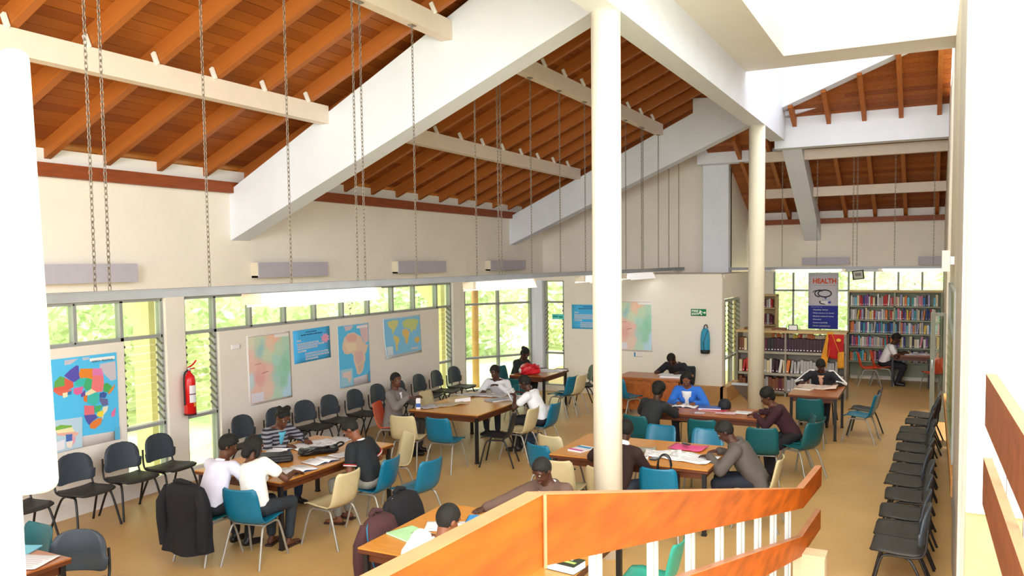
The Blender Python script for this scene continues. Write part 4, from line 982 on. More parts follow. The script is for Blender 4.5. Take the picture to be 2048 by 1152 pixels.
# narrow bookcase in the far corner
bookcase('narrow_bookcase', 'narrow bookcase half hidden behind the round column in the far corner', -3.94, -3.42, 21.0, 21.3, (.5, 1.0, 1.42, 1.84), 2.15, SHELFB)
for z, wh in ((1.84, 'top shelf of the narrow corner bookcase'), (1.42, 'second shelf of the narrow corner bookcase')): shelf_row(-3.9, -3.46, 21.12, z, ['maroon', 'brown', 'white', 'grey', 'red'], wh, 'books in the narrow corner bookcase', .2, .27, .035, .06, .2, 0, .1, seed=int(z * 100))
# red and yellow cloth on the end of the low bookcase
def cloth(name, label, cat, P, m, th=.012, seed=1, amp=.02):
    """P: 4 corners grid (top-left, top-right, bottom-right, bottom-left)"""
    a, b, c, d = map(V, P); n = (b - a).cross(d - a).normalized(); g = []
    for j in range(9):
        row = []
        for i in range(9):
            u, v = i / 8, j / 8; p = a.lerp(b, u).lerp(d.lerp(c, u), v)
            row.append(p + n * amp * (math.sin(u * 9 + seed) * (.3 + v) + mnoise.noise(V((u * 3, v * 2, seed)))))
        g.append(row)
    o = MB().sheet(g, th, m).build(name); return tag(o, label, cat) if label else o
t = thing('red_garment', 'red garment with yellow trim hanging on the end of the low bookcase', 'garment', (-1.78, 18.69, 1.42))
REDC = pm('cloth_red', 'b01d1c', rough=.8, var=.15); YEL = pm('cloth_yellow', 'd8952c', rough=.8, var=.15)
for P, m, nm in ((((-.18, 0, .0), (.14, 0, .0), (.12, .0, -.55), (-.2, 0, -.5)), REDC, 'cloth_body'), (((-.2, .02, .05), (-.08, .02, .05), (-.22, .02, -.72), (-.36, .02, -.66)), YEL, 'yellow_panel'), (((.02, -.02, -.38), (.14, -.02, -.36), (.14, -.02, -.72), (.0, -.02, -.72)), YEL, 'yellow_tail')):
    o = cloth(nm, None, None, P, m); o.parent = t
MB().tube([(-.1, -.03, 0), (.05, -.03, -.4)], .006, 6).build('cord', YEL, t); MB().ball((.03, -.03, -.12), (.05, .015, .04)).build('badge', pm('cloth_gold', 'e6b23e'), t)
# angled display rack left of the column
t = thing('display_rack', 'slanted grey brown display rack on a dark foot, left of the round column', 'rack', (-3.22, 17.0, 0))
MB().prism([(-.35, -.3, .52), (.25, -.3, .52), (.25, .0, .1), (-.05, .0, .1)], (0, .03, 0)).build('slanted_panel', pm('rack_brown', '7d7068', var=.1), t)
MB().box(-.35, .28, -.34, -.24, .52, .56).build('rack_ledge', ALUM, t); MB().tube([(.2, -.1, 0), (.2, -.1, .5)], .03, 8).build('rack_foot', BLACKM, t); MB().lathe([(.16, 0), (.16, .03), (.03, .05)], (.2, -.1, 0)).build('foot_plate', BLACKM, t)
# ------------------------------------------------------------------ people
BENCH = bpy.data.scenes.new('bench')
def remesh(b, vox, sm=5, fac=.55):
    """union of the overlapping solids in b as one continuous surface"""
    me = b.mesh('tmp'); o = bpy.data.objects.new('tmp', me); BENCH.collection.objects.link(o)
    r = o.modifiers.new('r', 'REMESH'); r.mode = 'VOXEL'; r.voxel_size = vox; r.use_smooth_shade = True
    s = o.modifiers.new('s', 'SMOOTH'); s.factor = fac; s.iterations = sm
    vl = BENCH.view_layers[0]; vl.update()
    out = bpy.data.meshes.new_from_object(o.evaluated_get(vl.depsgraph))
    bpy.data.objects.remove(o); bpy.data.meshes.remove(me)
    out.materials.clear()
    return out
def cap(b, p, q, r0, r1, n=14):
    """tapered limb with round ends"""
    p = V(p); q = V(q); d = q - p; L = d.length
    if L < 1e-5: return b.ball(p, r0)
    d.normalize(); pts = []; rs = []
    for k in range(4): a = PI / 2 * (1 - k / 4); pts.append(p - d * r0 * math.sin(a) * .98); rs.append(max(.002, r0 * math.cos(a)))
    pts.append(p); rs.append(r0); pts.append(q); rs.append(r1)
    for k in range(1, 5): a = PI / 2 * k / 4; pts.append(q + d * r1 * math.sin(a) * .98); rs.append(max(.002, r1 * math.cos(a)))
    return b.tube(pts, rs, n)
def ell(b, c, r, M=None): return b.ball(c, r, None, 18, 12, M)
def ik(a, t, l1, l2, hint):
    a = V(a); t = V(t); d = t - a; L = min(d.length, (l1 + l2) * .995); d.normalize(); t = a + d * L
    x = (l1 * l1 - l2 * l2 + L * L) / (2 * L); h = math.sqrt(max(0, l1 * l1 - x * x))
    n = V(hint); n = n - d * n.dot(d); n.normalize()
    return a + d * x + n * h, t
SKIN = [pm('skin_deep', '482a1d', rough=.5, var=.06, scale=12), pm('skin_dark', '5d3825', rough=.5, var=.06, scale=12), pm('skin_brown', '7c4a30', rough=.5, var=.06, scale=12)]
HAIRM = pm('hair_black', '15120f', rough=.75, var=.2, scale=40, bump=.4); EYEW = pm('eye_white', 'a79d94', rough=.3, var=0); EYED = pm('eye_dark', '120d0b', rough=.2, var=0)
LIP = pm('lip_brown', '6a3a34', rough=.45, var=0); SHOE = pm('shoe_black', '1d1a19', rough=.4, var=.1)
def person(label, at, face, skin=1, lean=12, side=0, head=(25, 0, 0), lh=None, rh=None, top=('e9e9f0', 'long', 0), legs='2a2c36', feet=None, hair='short', shoes=SHOE, female=False, seat=.455, coat=None, scale=1.0, collar=None, shirt=None, knee_out=.1, skirt=False, topmat=None, crouch=0, world_feet=None, twist=0, open_front=None):
    """at: seat point (x, y); face: heading in degrees from +X; lh, rh: hand targets in world space; head = (pitch, turn, roll)"""
    t = thing('person', label, 'person', (at[0], at[1], 0), math.radians(face - 90))
    Wm = Mx.Translation((at[0], at[1], 0)) @ Mx.Rotation(math.radians(face - 90), 4, 'Z'); Wi = Wm.inverted()
    sh = .165 if female else .188
    k = scale
    P = V((0, 0, seat + .085))
    T = Mx.Rotation(math.radians(side), 4, 'Y') @ Mx.Rotation(math.radians(-lean), 4, 'X') @ Mx.Rotation(math.radians(twist), 4, 'Z')
    def tor(x, y, z, bend=1.0):
        """torso coordinates: z up along the leaning spine, upper part curls forward a little more"""
        c = math.radians(lean * .35) * max(0, z - .25) * 2
        return P + (T @ V((x, y + math.sin(c) * max(0, z - .25), z))) * k
    NB = tor(0, .0, .485); chest = tor(0, .0, .33); waist = tor(0, 0, .15)
    hp, ht, hr = head
    HR = Mx.Rotation(math.radians(ht), 4, 'Z') @ Mx.Rotation(math.radians(hr), 4, 'Y') @ Mx.Rotation(math.radians(-hp), 4, 'X')
    HC = NB + (Mx.Rotation(math.radians(-hp * .55 - lean * .4), 4, 'X') @ V((0, .015, .155))) * k
    hd = lambda x, y, z: HC + (HR @ V((x, y, z))) * k
    S = {sx: tor(sx * sh, .0, .425) for sx in (-1, 1)}
    hands = {}
    for sx, tgt in ((-1, lh), (1, rh)):
        g = Wi @ V(tgt) if tgt is not None else V((sx * .12, .33, seat + .17))
        el, wr = ik(S[sx], g - (g - S[sx]).normalized() * .06, .285 * k, .255 * k, V((sx * .75, -.45, -.55)))
        hands[sx] = (el, wr, g)
    F = {}
    for sx in (-1, 1):
        hip = P + V((sx * .088, .02, -.01)); 
        if world_feet: f = Wi @ V(world_feet[0 if sx < 0 else 1]); an = V((f.x, f.y, .075))
        elif feet: an = V((sx * feet[0], feet[1], .075))
        else: an = V((sx * .11, .40, .075))
        kn, an = ik(hip, an, .43 * k, .42 * k, V((sx * knee_out, .6, .75)))
        F[sx] = (hip, kn, an)
    # ---- bare body: one continuous surface
    b = MB()
    ell(b, hd(0, -.012, .022), (.074 * k, .094 * k, .098 * k), HR); ell(b, hd(0, .018, -.045), (.058 * k, .068 * k, .07 * k), HR)
    ell(b, hd(0, .052, -.088), (.03 * k, .026 * k, .022 * k), HR)
    cap(b, hd(0, .078, .012), hd(0, .096, -.028), .010 * k, .015 * k); ell(b, hd(.014, .083, -.032), (.011, .011, .009)); ell(b, hd(-.014, .083, -.032), (.011, .011, .009))
    cap(b, hd(-.045, .066, .03), hd(.045, .066, .03), .014 * k, .014 * k)
    for sx in (-1, 1): ell(b, hd(sx * .076, -.012, -.008), (.012 * k, .02 * k, .03 * k), HR)
    ell(b, hd(0, .076, -.062), (.026 * k, .014 * k, .012 * k), HR)
    cap(b, NB - V((0, 0, .04)), hd(0, -.018, -.05), .058 * k, .054 * k)
    cap(b, NB, chest, .06, .1); cap(b, chest, waist, .1, .1); cap(b, waist, P, .1, .1)
    for sx in (-1, 1):
        el, wr, g = hands[sx]
        cap(b, NB - V((0, 0, .03)), S[sx], .06, .05); cap(b, S[sx], el, .048 * k, .038 * k); cap(b, el, wr, .039 * k, .025 * k)
        d = (g - wr).normalized() if (g - wr).length > 1e-4 else (wr - el).normalized()
        hd_ = (d * .6 + (wr - el).normalized() * .4).normalized()
        s_ = hd_.cross(V((0, 0, 1))); s_ = s_.normalized() if s_.length > .1 else V((1, 0, 0))
        for q in (-.024, 0, .024): cap(b, wr + s_ * q * .5, wr + hd_ * .075 * k + s_ * q, .018 * k, .016 * k)
        hip, kn, an = F[sx]
        cap(b, P, hip, .09, .08); cap(b, hip, kn, .068, .048); cap(b, kn, an, .046, .032)
        if shoes is None or shoes == 'sandal': 
            cap(b, an - V((0, .03, .03)), an + V((sx * .02, .15, -.05)), .034, .024)
    me = remesh(b, .0105, 4, .5); me.materials.append(SKIN[skin]); 
    # fingers rooted in the palms, unequal and curled, thumb off the side
    bm = bmesh.new(); bm.from_mesh(me); fb = MB()
    for sx in (-1, 1):
        el, wr, g = hands[sx]
        d = (g - wr).normalized() if (g - wr).length > 1e-4 else (wr - el).normalized()
        hd_ = (d * .6 + (wr - el).normalized() * .4).normalized()
        s_ = hd_.cross(V((0, 0, 1))); s_ = s_.normalized() if s_.length > .1 else V((1, 0, 0)); dn = s_.cross(hd_).normalized()
        if dn.z > 0: dn = -dn
        for q, L in ((-1.5, .058), (-.5, .074), (.5, .08), (1.5, .072)):
            a0 = wr + hd_ * .07 * k + s_ * q * .0185
            a1 = a0 + hd_ * L * .5 + s_ * q * .003 + dn * .006; a2 = a1 + hd_ * L * .32 + dn * L * .22; a3 = a2 + hd_ * L * .14 + dn * L * .22
            fb.tube([a0, a1, a2, a3], [.0095, .009, .008, .005], 7)
        ts = s_ * (1.0 if (s_.x * sx) < 0 else -1.0)
        a0 = wr + hd_ * .025 + ts * .016; a1 = a0 + ts * .03 + hd_ * .028; a2 = a1 + hd_ * .032 + dn * .008
        fb.tube([a0, a1, a2], [.012, .0105, .007], 7)
    tm = fb.mesh('tmp'); bm.from_mesh(tm); bm.to_mesh(me); bm.free(); bpy.data.meshes.remove(tm)
    for p_ in me.polygons: p_.use_smooth = True
    link('body', me, t)
    # ---- eyes, lips
    ey = MB()
    for sx in (-1, 1):
        c = hd(sx * .03, .070, .011); o = MB().ball(c, .0115 * k, EYEW, 10, 8); o.ball(hd(sx * .03, 0.0785, .007), .006 * k, EYED, 8, 6); o.build('eye', None, t)
    MB().tube([hd(-.022, .083, -.06), hd(-.008, .092, -.057), hd(.008, .092, -.057), hd(.022, .083, -.06)], [.004, .006, .006, .004], 7).tube([hd(-.02, .083, -.066), hd(0, .091, -.068), hd(.02, .083, -.066)], [.004, .0065, .004], 7).build('lips', LIP, t)
    # ---- hair
    h = MB()
    def scalp(g, low=-.03, tilt=.55):
        q = MB(); q.ball((0, 0, 0), 1, None, 28, 20); vs = []; keep = []
        rr = (.078 + g, .099 + g, .100 + g)
        for v in q.v:
            p = V((v[0] * rr[0], v[1] * rr[1] - .013, v[2] * rr[2] + .025))
            vs.append(p)
        fs = [f for f in q.f if all((vs[i].z - low > (vs[i].y) * tilt * 2.2 - .0) and vs[i].z > low - .04 for i in f)]
        q2 = MB(); q2.add([hd(*p) for p in vs], fs, HAIRM, True); return q2
    if hair in ('short', 'crop'):
        q = scalp(.004 if hair == 'crop' else .009); o = q.build('hair', None, t); so_ = o.modifiers.new('s', 'SOLIDIFY'); so_.thickness = .006
    elif hair == 'none': pass
    else:
        b = MB()
        ell(b, hd(0, -.022, .045), (.086 * k, .092 * k, .085 * k), HR); ell(b, hd(0, -.055, .0), (.082 * k, .066 * k, .09 * k), HR)
        if hair == 'bun': 
            ell(b, hd(0, -.12, .06), (.05, .045, .045)); ell(b, hd(0, -.05, .1), (.06, .06, .03), HR)
        if hair == 'puffs':
            ell(b, hd(-.055, -.06, .1), (.045, .05, .04)); ell(b, hd(.05, -.03, .105), (.05, .05, .04)); ell(b, hd(0, -.13, .03), (.04, .035, .04))
        if hair == 'bob':
            for sx in (-1, 1): cap(b, hd(sx * .075, -.01, .04), hd(sx * .088, -.005, -.1), .028, .024)
            cap(b, hd(0, -.08, .02), hd(0, -.09, -.1), .06, .05)
        if hair == 'afro': ell(b, hd(0, -.03, .055), (.108, .108, .095), HR)
        if hair == 'tail': cap(b, hd(0, -.1, .03), hd(0, -.14, -.08), .03, .02)
        hm = remesh(b, .011, 3); hm.materials.append(HAIRM); link('hair', hm, t)
    # ---- upper garment
    col, sleeve, fat = top; TM = topmat or pm('cloth_' + col, col, rough=.85, var=.07, scale=5, bump=.25)
    b = MB(); f = fat; w0 = .148 if not female else .128
    R_ = T.to_3x3().to_4x4()
    for q in range(9):
        z = .0 + q * .05; ww = (w0 + .012 + .02 * math.sin(PI * q / 8)) if not female else (w0 + .02 - .012 * math.sin(PI * (q / 8)))
        ell(b, tor(0, .0, z), ((ww + f) * k, (.112 - .008 * (q / 8) + f) * k, .085 * k), R_)
    if female: 
        for sx in (-1, 1): ell(b, tor(sx * .065, .085 + f, .3), (.06, .055, .06), R_)
    for sx in (-1, 1):
        el, wr, g = hands[sx]
        cap(b, NB - V((0, 0, .055)), S[sx] + V((0, 0, -.006)), .062 + f * .6, .06 + f * .6); cap(b, tor(sx * .07, -.02, .4), S[sx], .075, .06)
        if sleeve == 'none': continue
        fr_ = .55 if sleeve == 'short' else 1
        cap(b, S[sx], S[sx].lerp(el, fr_), (.062 + f * .7) * k, ((.06 if sleeve == 'short' else .05) + f * .7) * k)
        if sleeve in ('long', 'three'): cap(b, el, el.lerp(wr, .97 if sleeve == 'long' else .6), (.05 + f * .7) * k, (.038 + f * .5) * k)
    if coat:   # long jacket skirts over the hips
        for sx in (-1, 1): cap(b, tor(sx * .08, -.03, .05), P + V((sx * .11, -.07, -.12)), .1, .08)
    gm = remesh(b, .014, 14, .5); gm.materials.append(TM); 
    import array
    nn = array.array('f', [0.0]) * (3 * len(gm.vertices)); gm.vertices.foreach_get('normal', nn)
    for i_, v in enumerate(gm.vertices):
        n_ = mnoise.noise(v.co * 9 + V((at[0], at[1], 0))) * .006 + mnoise.noise(V((v.co.x * 22, v.co.y * 22, v.co.z * 9))) * .003
        v.co += V(nn[3 * i_:3 * i_ + 3]) * n_
    link('jacket' if coat or open_front else 'shirt', gm, t)
    for p_ in gm.polygons: p_.use_smooth = True
    if collar:
        ring = []
        for i in range(15):
            w = -PI * .42 + (PI * 1.84) * i / 14 - PI / 2 + PI * .5
            w = PI / 2 + PI * .14 + (2 * PI - PI * .28) * i / 14
            ring.append(NB + R_ @ V((.07 * math.cos(w), .065 * math.sin(w) + .0, -.012 - .022 * max(0, math.sin(w)))))
        MB().tube(ring, .017, 8).build('collar', pm('cloth_' + collar, collar, rough=.85, var=.03), t)
    if coat or open_front:
        for sx in (-1, 1):
            g = []
            for i in range(7):
                v = i / 6; z = .47 - .30 * v; x0 = sx * .055 * (1 - v * .8); w_ = sx * (.03 + .035 * math.sin(PI * min(1, v * 1.1)))
                g.append([tor(x0 + w_ * j / 2, .122 + f - .05 * (1 - v) ** 2 - .02 * j * j / 4 * (1 + (1 - v)), z) for j in range(3)])
            MB().sheet(g, .008, TM).build('lapel', None, t)
        ring = []
        for i in range(13):
            w = PI / 2 + PI * .3 + (2 * PI - PI * .6) * i / 12
            ring.append(NB + R_ @ V((.082 * math.cos(w), .078 * math.sin(w) - .004, -.02 - .03 * max(0, math.sin(w)))))
        MB().tube(ring, .024, 8, TM).build('jacket_collar', None, t)
    if shirt:
        g = []
        for i in range(7):
            v = i / 6; z = .455 - .26 * v; hw = (.08 if open_front else .055) * (1 - v * (.4 if open_front else .85)); row = []
            for j in range(5):
                u = -1 + j / 2; row.append(tor(u * hw, .114 + f - .035 * (1 - v) ** 2 - .012 * u * u + .008, z))
            g.append(row)
        MB().sheet(g, .008).build('shirt_front', pm('cloth_' + shirt, shirt, rough=.85, var=.03), t)
    # ---- trousers or skirt
    LM = pm('cloth_' + legs, legs, rough=.85, var=.1, scale=6, bump=.2)
    b = MB(); ell(b, P + V((0, -.005, -.005)), (.165, .13, .09)); 
    for sx in (-1, 1):
        hip, kn, an = F[sx]
        cap(b, P + V((sx * .04, 0, -.01)), hip, .098, .092); cap(b, hip, kn, .09, .066)
        if not skirt: cap(b, kn, kn.lerp(an, .86), .064, .052)
        else: cap(b, kn, kn.lerp(an, .3), .075, .08)
    if skirt: cap(b, F[-1][0].lerp(F[1][0], .5), F[-1][1].lerp(F[1][1], .5), .1, .08)
    lm_ = remesh(b, .014, 4, .5); lm_.materials.append(LM); link('skirt' if skirt else 'trousers', lm_, t)
    for p_ in lm_.polygons: p_.use_smooth = True
    # ---- shoes
    for sx in (-1, 1):
        hip, kn, an = F[sx]; b = MB(); y = V((sx * .15, 1, 0)).normalized()
        if shoes == 'sandal':
            q = MB(); xx = V((y.y, -y.x, 0)); g0 = V((an.x, an.y, .012))
            q.add([g0 + xx * a * .042 + y * l + V((0, 0, dz)) for dz in (-.012, .008) for l, a in ((-.08, -1), (-.08, 1), (.17, .9), (.17, -.9))], [(3, 2, 1, 0), (4, 5, 6, 7), (0, 1, 5, 4), (1, 2, 6, 5), (2, 3, 7, 6), (3, 0, 4, 7)])
            q.tube([g0 + xx * .04 + y * .09, g0 + y * .08 + V((0, 0, .045)), g0 - xx * .04 + y * .09], .009, 6)
            q.build('sandal', pm('sandal_brown', '3c2a20', rough=.6), t)
        elif shoes:
            cap(b, V((an.x, an.y, .05)) - y * .035, V((an.x, an.y, .036)) + y * .15, .042, .034); cap(b, an + V((0, 0, .02)), V((an.x, an.y, .05)), .044, .044); 
            b.v = [(p[0], p[1], max(.001, p[2])) for p in b.v]
            sm_ = remesh(b, .012, 3); sm_.materials.append(shoes)
            for v in sm_.vertices: v.co.z = max(0.002, v.co.z)
            link('shoe', sm_, t)
    t['_j'] = 0; del t['_j']
    return t, tor, hd, hands, S, NB
def own_chair(kind, label, at, face, back=.02, group='plastic shell chairs at the tables'):
    a = math.radians(face)
    return place(kind, label, at[0] - math.cos(a) * back, at[1] - math.sin(a) * back, face, group)
TZ = .775
# table with the black bags
own_chair('dteal', 'dark shell chair under the man in the lilac shirt, hung with a black jacket', (-6.72, 6.08), 90, .0)
person('person in a pale lilac shirt leaning in profile, beside the black draped jacket', (-6.72, 6.1), 84, 1, 24, -3, (25, -40, 0), (-6.62, 6.78, TZ), (-6.4, 6.62, TZ), ('dcdaec', 'long', .012), '23242a', collar='e6e4f2')
own_chair('teal', 'teal shell chair under the woman in the white T-shirt', (-6.2, 6.24), 100, .03)
person('woman in a white T-shirt seen from behind, writing at the bag covered table', (-6.22, 6.26), 98, 1, 16, -19, (26, -16, -8), (-6.48, 6.78, TZ), (-6.12, 6.8, TZ + .01), ('f0eee8', 'short', .014), '2b2f36', hair='bob', female=True, shoes='sandal')
own_chair('dteal', 'shell chair under the woman in the striped top', (-7.62, 7.95), -12, .02)
STRIPE = bpy.data.materials.new('striped_cloth'); STRIPE.use_nodes = True
_n = STRIPE.node_tree; _b = _n.nodes['Principled BSDF']; _b.inputs['Roughness'].default_value = .85
_tc = _n.nodes.new('ShaderNodeTexCoord'); _w = _n.nodes.new('ShaderNodeTexWave'); _w.bands_direction = 'Z'; _w.inputs['Scale'].default_value = 6.5; _w.inputs['Distortion'].default_value = .6
_r = _n.nodes.new('ShaderNodeValToRGB'); _r.color_ramp.interpolation = 'CONSTANT'; _r.color_ramp.elements[0].color = lin('24262c'); _r.color_ramp.elements[1].color = lin('8f8f96'); _r.color_ramp.elements[1].position = .5
_n.links.new(_tc.outputs['Object'], _w.inputs[0]); _n.links.new(_w.outputs[1], _r.inputs[0]); _n.links.new(_r.outputs[0], _b.inputs[0])
person('woman in a black and grey striped top with hair in puffs, by the wall chairs', (-7.60, 7.95), -14, 1, 22, 0, (40, 0, 0), (-7.08, 8.08, TZ), (-7.1, 7.75, TZ), ('555555', 'long', .012), '2f3f58', hair='puffs', female=True, topmat=STRIPE, shirt='5fb4cf')
own_chair('teal', 'teal shell chair under the man in the black polo shirt', (-5.75, 7.68), 184, -.02)
_p = person('man in a black polo shirt with red and white trim, head bowed over his lap', (-5.78, 7.66), 186, 2, 20, 0, (46, 8, 0), (-6.08, 7.6, .66), (-6.08, 7.78, .66), ('1f2226', 'short', .014), '8d8a80', hair='crop', shoes='sandal', collar='d8d3d2')
_t, _tor, _hd, _h, _S, _NB = _p
for sx in (-1, 1):
    c = _S[sx].lerp(_h[sx][0], .66); d = (_h[sx][0] - _S[sx]).normalized(); a = d.orthogonal().normalized(); bb_ = d.cross(a)
    for o_, m_ in ((0, pm('trim_red', 'b8332f')), (.012, pm('trim_white', 'e6e1e0'))):
        MB().tube([c + d * o_ + (a * math.cos(w) + bb_ * math.sin(w)) * .072 for w in [2 * PI * i / 16 for i in range(17)]], .007, 6).build('sleeve_trim', m_, _t)
# newspaper table
own_chair('orange', 'orange shell chair under the man in the grey suit by the wall chairs', (-7.72, 10.78), 15, .0)
person('man in a grey suit and white shirt sitting upright before the wall chairs', (-7.7, 10.8), 12, 1, 4, 0, (4, -28, 0), (-7.32, 10.98, .9), (-7.3, 10.72, .92), ('7d7672', 'long', .022), '4a4744', hair='crop', shirt='eceaf0', coat=True)
own_chair('dteal', 'teal shell chair under the man in white at the far side of the newspaper table', (-6.85, 13.02), 272, .02)
person('man in a white shirt, chin on hand, by the newspapers', (-6.85, 13.0), 268, 0, 26, 0, (18, 0, 0), (-6.72, 12.5, .9), (-6.98, 12.46, TZ), ('dddde2', 'long', .012), '2c2e36', hair='short', collar='eeeef2')
own_chair('teal', 'teal shell chair under the man in white reading at the newspaper table', (-5.5, 11.82), 178, -.03)
person('man in a white shirt holding a book open, right of the newspaper table', (-5.52, 11.8), 186, 0, 24, 0, (30, 0, 0), (-6.0, 11.7, .9), (-6.02, 12.0, .9), ('f0f0f4', 'short', .012), '25262c', hair='crop', collar='f2f2f6')
# back corner table
own_chair('dteal', 'shell chair under the woman in the dark top in the back corner', (-8.0, 15.5), -10, .02)
person('woman in a dark leather top with a hair bun, reading by the canted corner window', (-7.9, 15.55), -14, 0, 22, 0, (42, 0, 0), (-7.42, 15.55, TZ), (-7.4, 15.3, TZ), ('202624', 'three', .014), '23242a', hair='bun', female=True)
# table behind the thick column
own_chair('cream', 'cream shell chair under the brown jacket person behind the thick column', (-3.13, 8.5), 84, .0)
_q = person('person in a dark brown jacket with a white collar, mostly hidden by the thick column', (-3.13, 8.52), 80, 0, 16, 6, (30, 10, 0), (-3.45, 9.05, TZ), (-2.98, 9.0, TZ), ('301c19', 'long', .02), '3a3f4a', hair='short', collar='f0eef0', coat=True)
MB().ball(_q[5] + V((0, -.01, .0)), (.088, .085, .06)).build('scarf', pm('cloth_f0eef0', 'f0eef0'), _q[0])
own_chair('cream', 'cream shell chair under the man in the grey suit bending over papers', (-1.72, 9.5), 180, -.02)
person('man in a grey suit bending over white papers beside the pink folder', (-1.74, 9.5), 186, 0, 30, -3, (42, 0, 0), (-2.3, 9.32, TZ), (-2.26, 9.62, TZ), ('574f4a', 'long', .028), '20242e', hair='short', coat=True)
# red brown table
own_chair('dteal', 'dark teal shell chair under the woman in the dark grey jacket', (-3.74, 11.55), 76, .02)
person('woman in a dark grey jacket seen from behind, her elbow on the red brown table', (-3.72, 11.55), 74, 0, 26, 4, (26, 0, 0), (-3.75, 12.2, TZ), (-3.45, 12.2, TZ), ('292b2e', 'long', .022), '3a2320', hair='afro', female=True)
own_chair('dteal', 'shell chair under the woman in the bright blue jacket', (-3.5, 13.22), 272, .02)
_p = person('woman in a bright blue zip jacket over a white top, writing towards us', (-3.5, 13.2), 272, 2, 18, 0, (36, 8, 0), (-3.3, 12.68, TZ), (-3.55, 12.66, TZ), ('2f6fd0', 'long', .02), '2b2d35', hair='bob', female=True, shirt='eae8ea', open_front=True)
own_chair('dteal', 'shell chair under the woman in the maroon jacket', (-1.72, 12.2), 196, .0)
person('woman in a patterned maroon jacket writing at the right end of the red brown table', (-1.74, 12.16), 196, 1, 31, 0, (30, 0, 0), (-2.3, 12.12, TZ), (-2.28, 12.4, TZ), ('3c1c26', 'long', .018), '1f1d22', hair='afro', female=True, world_feet=((-1.95, 11.45, 0), (-2.0, 11.75, 0)))
# newspaper reader
own_chair('blackshell', 'shell chair under the newspaper reader before the low bookcase', (-1.78, 16.15), 268, .02)
_p = person('man in a black jacket with white shoulder stripes reading a newspaper before the low bookcase', (-1.78, 16.12), 270, 0, 24, 0, (48, 0, 0), (-1.48, 15.55, TZ + .02), (-2.08, 15.55, TZ + .02), ('24242a', 'long', .018), '1e2530', hair='short', collar='dcd8d6', shirt='d8a58c')
_t, _tor, _hd, _h, _S, _NB = _p
for sx in (-1, 1):
    el, wr, g = _h[sx]; o_ = V((sx * .012, .0, .042))
    b = MB(); cap(b, _S[sx].lerp(_NB, .3) + o_ * .9, _S[sx] + o_, .03, .034); cap(b, _S[sx] + o_, el + V((sx * .035, .01, .03)), .034, .03); cap(b, el + V((sx * .03, .02, .02)), wr + V((sx * .01, 0, .025)), .03, .022)
    b.build('white_stripe', pm('cloth_stripe_white', 'e2dede', rough=.85), _t)
# librarian
own_chair('blackshell', 'black chair under the librarian behind the desk', (-4.62, 16.75), 262, .03)
person('librarian in a black jacket writing with bowed head behind the panelled desk', (-4.62, 16.7), 258, 0, 34, 0, (52, -10, 0), (-4.5, 16.08, TZ), (-4.95, 16.1, TZ), ('1f1f24', 'long', .022), '24242a', hair='crop', collar='d9d6d6')
# far reader
own_chair('orange', 'orange shell chair under the man in white before the tall bookcase', (-1.0, 21.45), 5, .03)
person('man in a white T-shirt in profile reading at the table before the tall bookcase', (-1.0, 21.45), 2, 0, 22, 0, (26, 0, 0), (-.5, 21.6, TZ), (-.52, 21.36, TZ), ('eeeef2', 'short', .012), '20212a', hair='short', feet=(.1, .3))
# table with the green book
own_chair('dteal', 'dark teal shell chair under the boy in the white shirt', (-3.4, 4.95), 84, .02)
person('boy in a white shirt seen from behind over the curved handrail', (-3.38, 4.97), 78, 2, 20, 15, (24, -8, 0), (-3.5, 5.5, TZ), (-3.05, 5.5, TZ), ('f2f1ee', 'long', .014), '2b2d36', hair='crop', collar='f4f3f0')
own_chair('blackshell', 'shell chair under the man in the brown jacket facing us over the handrail', (-3.05, 7.0), 262, .02)
person('man in a brown jacket and white shirt facing us, stretching his arm over the table', (-3.05, 6.98), 252, 0, 18, 6, (34, 0, 0), (-3.1, 6.45, TZ), (-3.68, 6.48, TZ), ('5e493f', 'long', .022), '2c2b30', hair='crop', shirt='eae0ee', collar='eae4f0', coat=True)
bpy.data.scenes.remove(BENCH)
# ------------------------------------------------------------------ things on the tables
TT = .7515
def sheetobj(name, label, cat, x, y, w_, h, rz, m, z=TT, th=.003, curl=.012, seed=0, group=None, lines=True):
    g = []
    for j in range(7):
        row = []
        for i in range(7):
            u, v = i / 6 - .5, j / 6 - .5
            row.append((u * w_, v * h, .003 + curl * (abs(mnoise.noise(V((u * 2.3, v * 2.3, seed)))) * 1.2 + .6 * max(0, abs(u) - .3) * 2)))
        g.append(row)
    t = thing(name, label, cat, (x, y, z), rz, group)
    MB().sheet(g, th, m).build('sheet', None, t)
    if lines:
        q = MB()
        for k in range(7):
            j = .08 + k * .12
            i0 = [(-.42, .42), (-.42, .36), (-.42, .42)][k % 3]
            def hz(u, v): return .003 + curl * (abs(mnoise.noise(V((u * 2.3, v * 2.3, seed)))) * 1.2 + .6 * max(0, abs(u) - .3) * 2) + th / 2 + .0016
            us = [i0[0] + (i0[1] - i0[0]) * s / 6 for s in range(7)]; v0 = j - .5; v1 = v0 + .022
            q.add([(u * w_, v * h, hz(u, v)) for u in us for v in (v0, v1)], [(2 * s, 2 * s + 2, 2 * s + 3, 2 * s + 1) for s in range(6)], flat('a9a9b4'))
        q.build('written_lines', None, t)
    return t
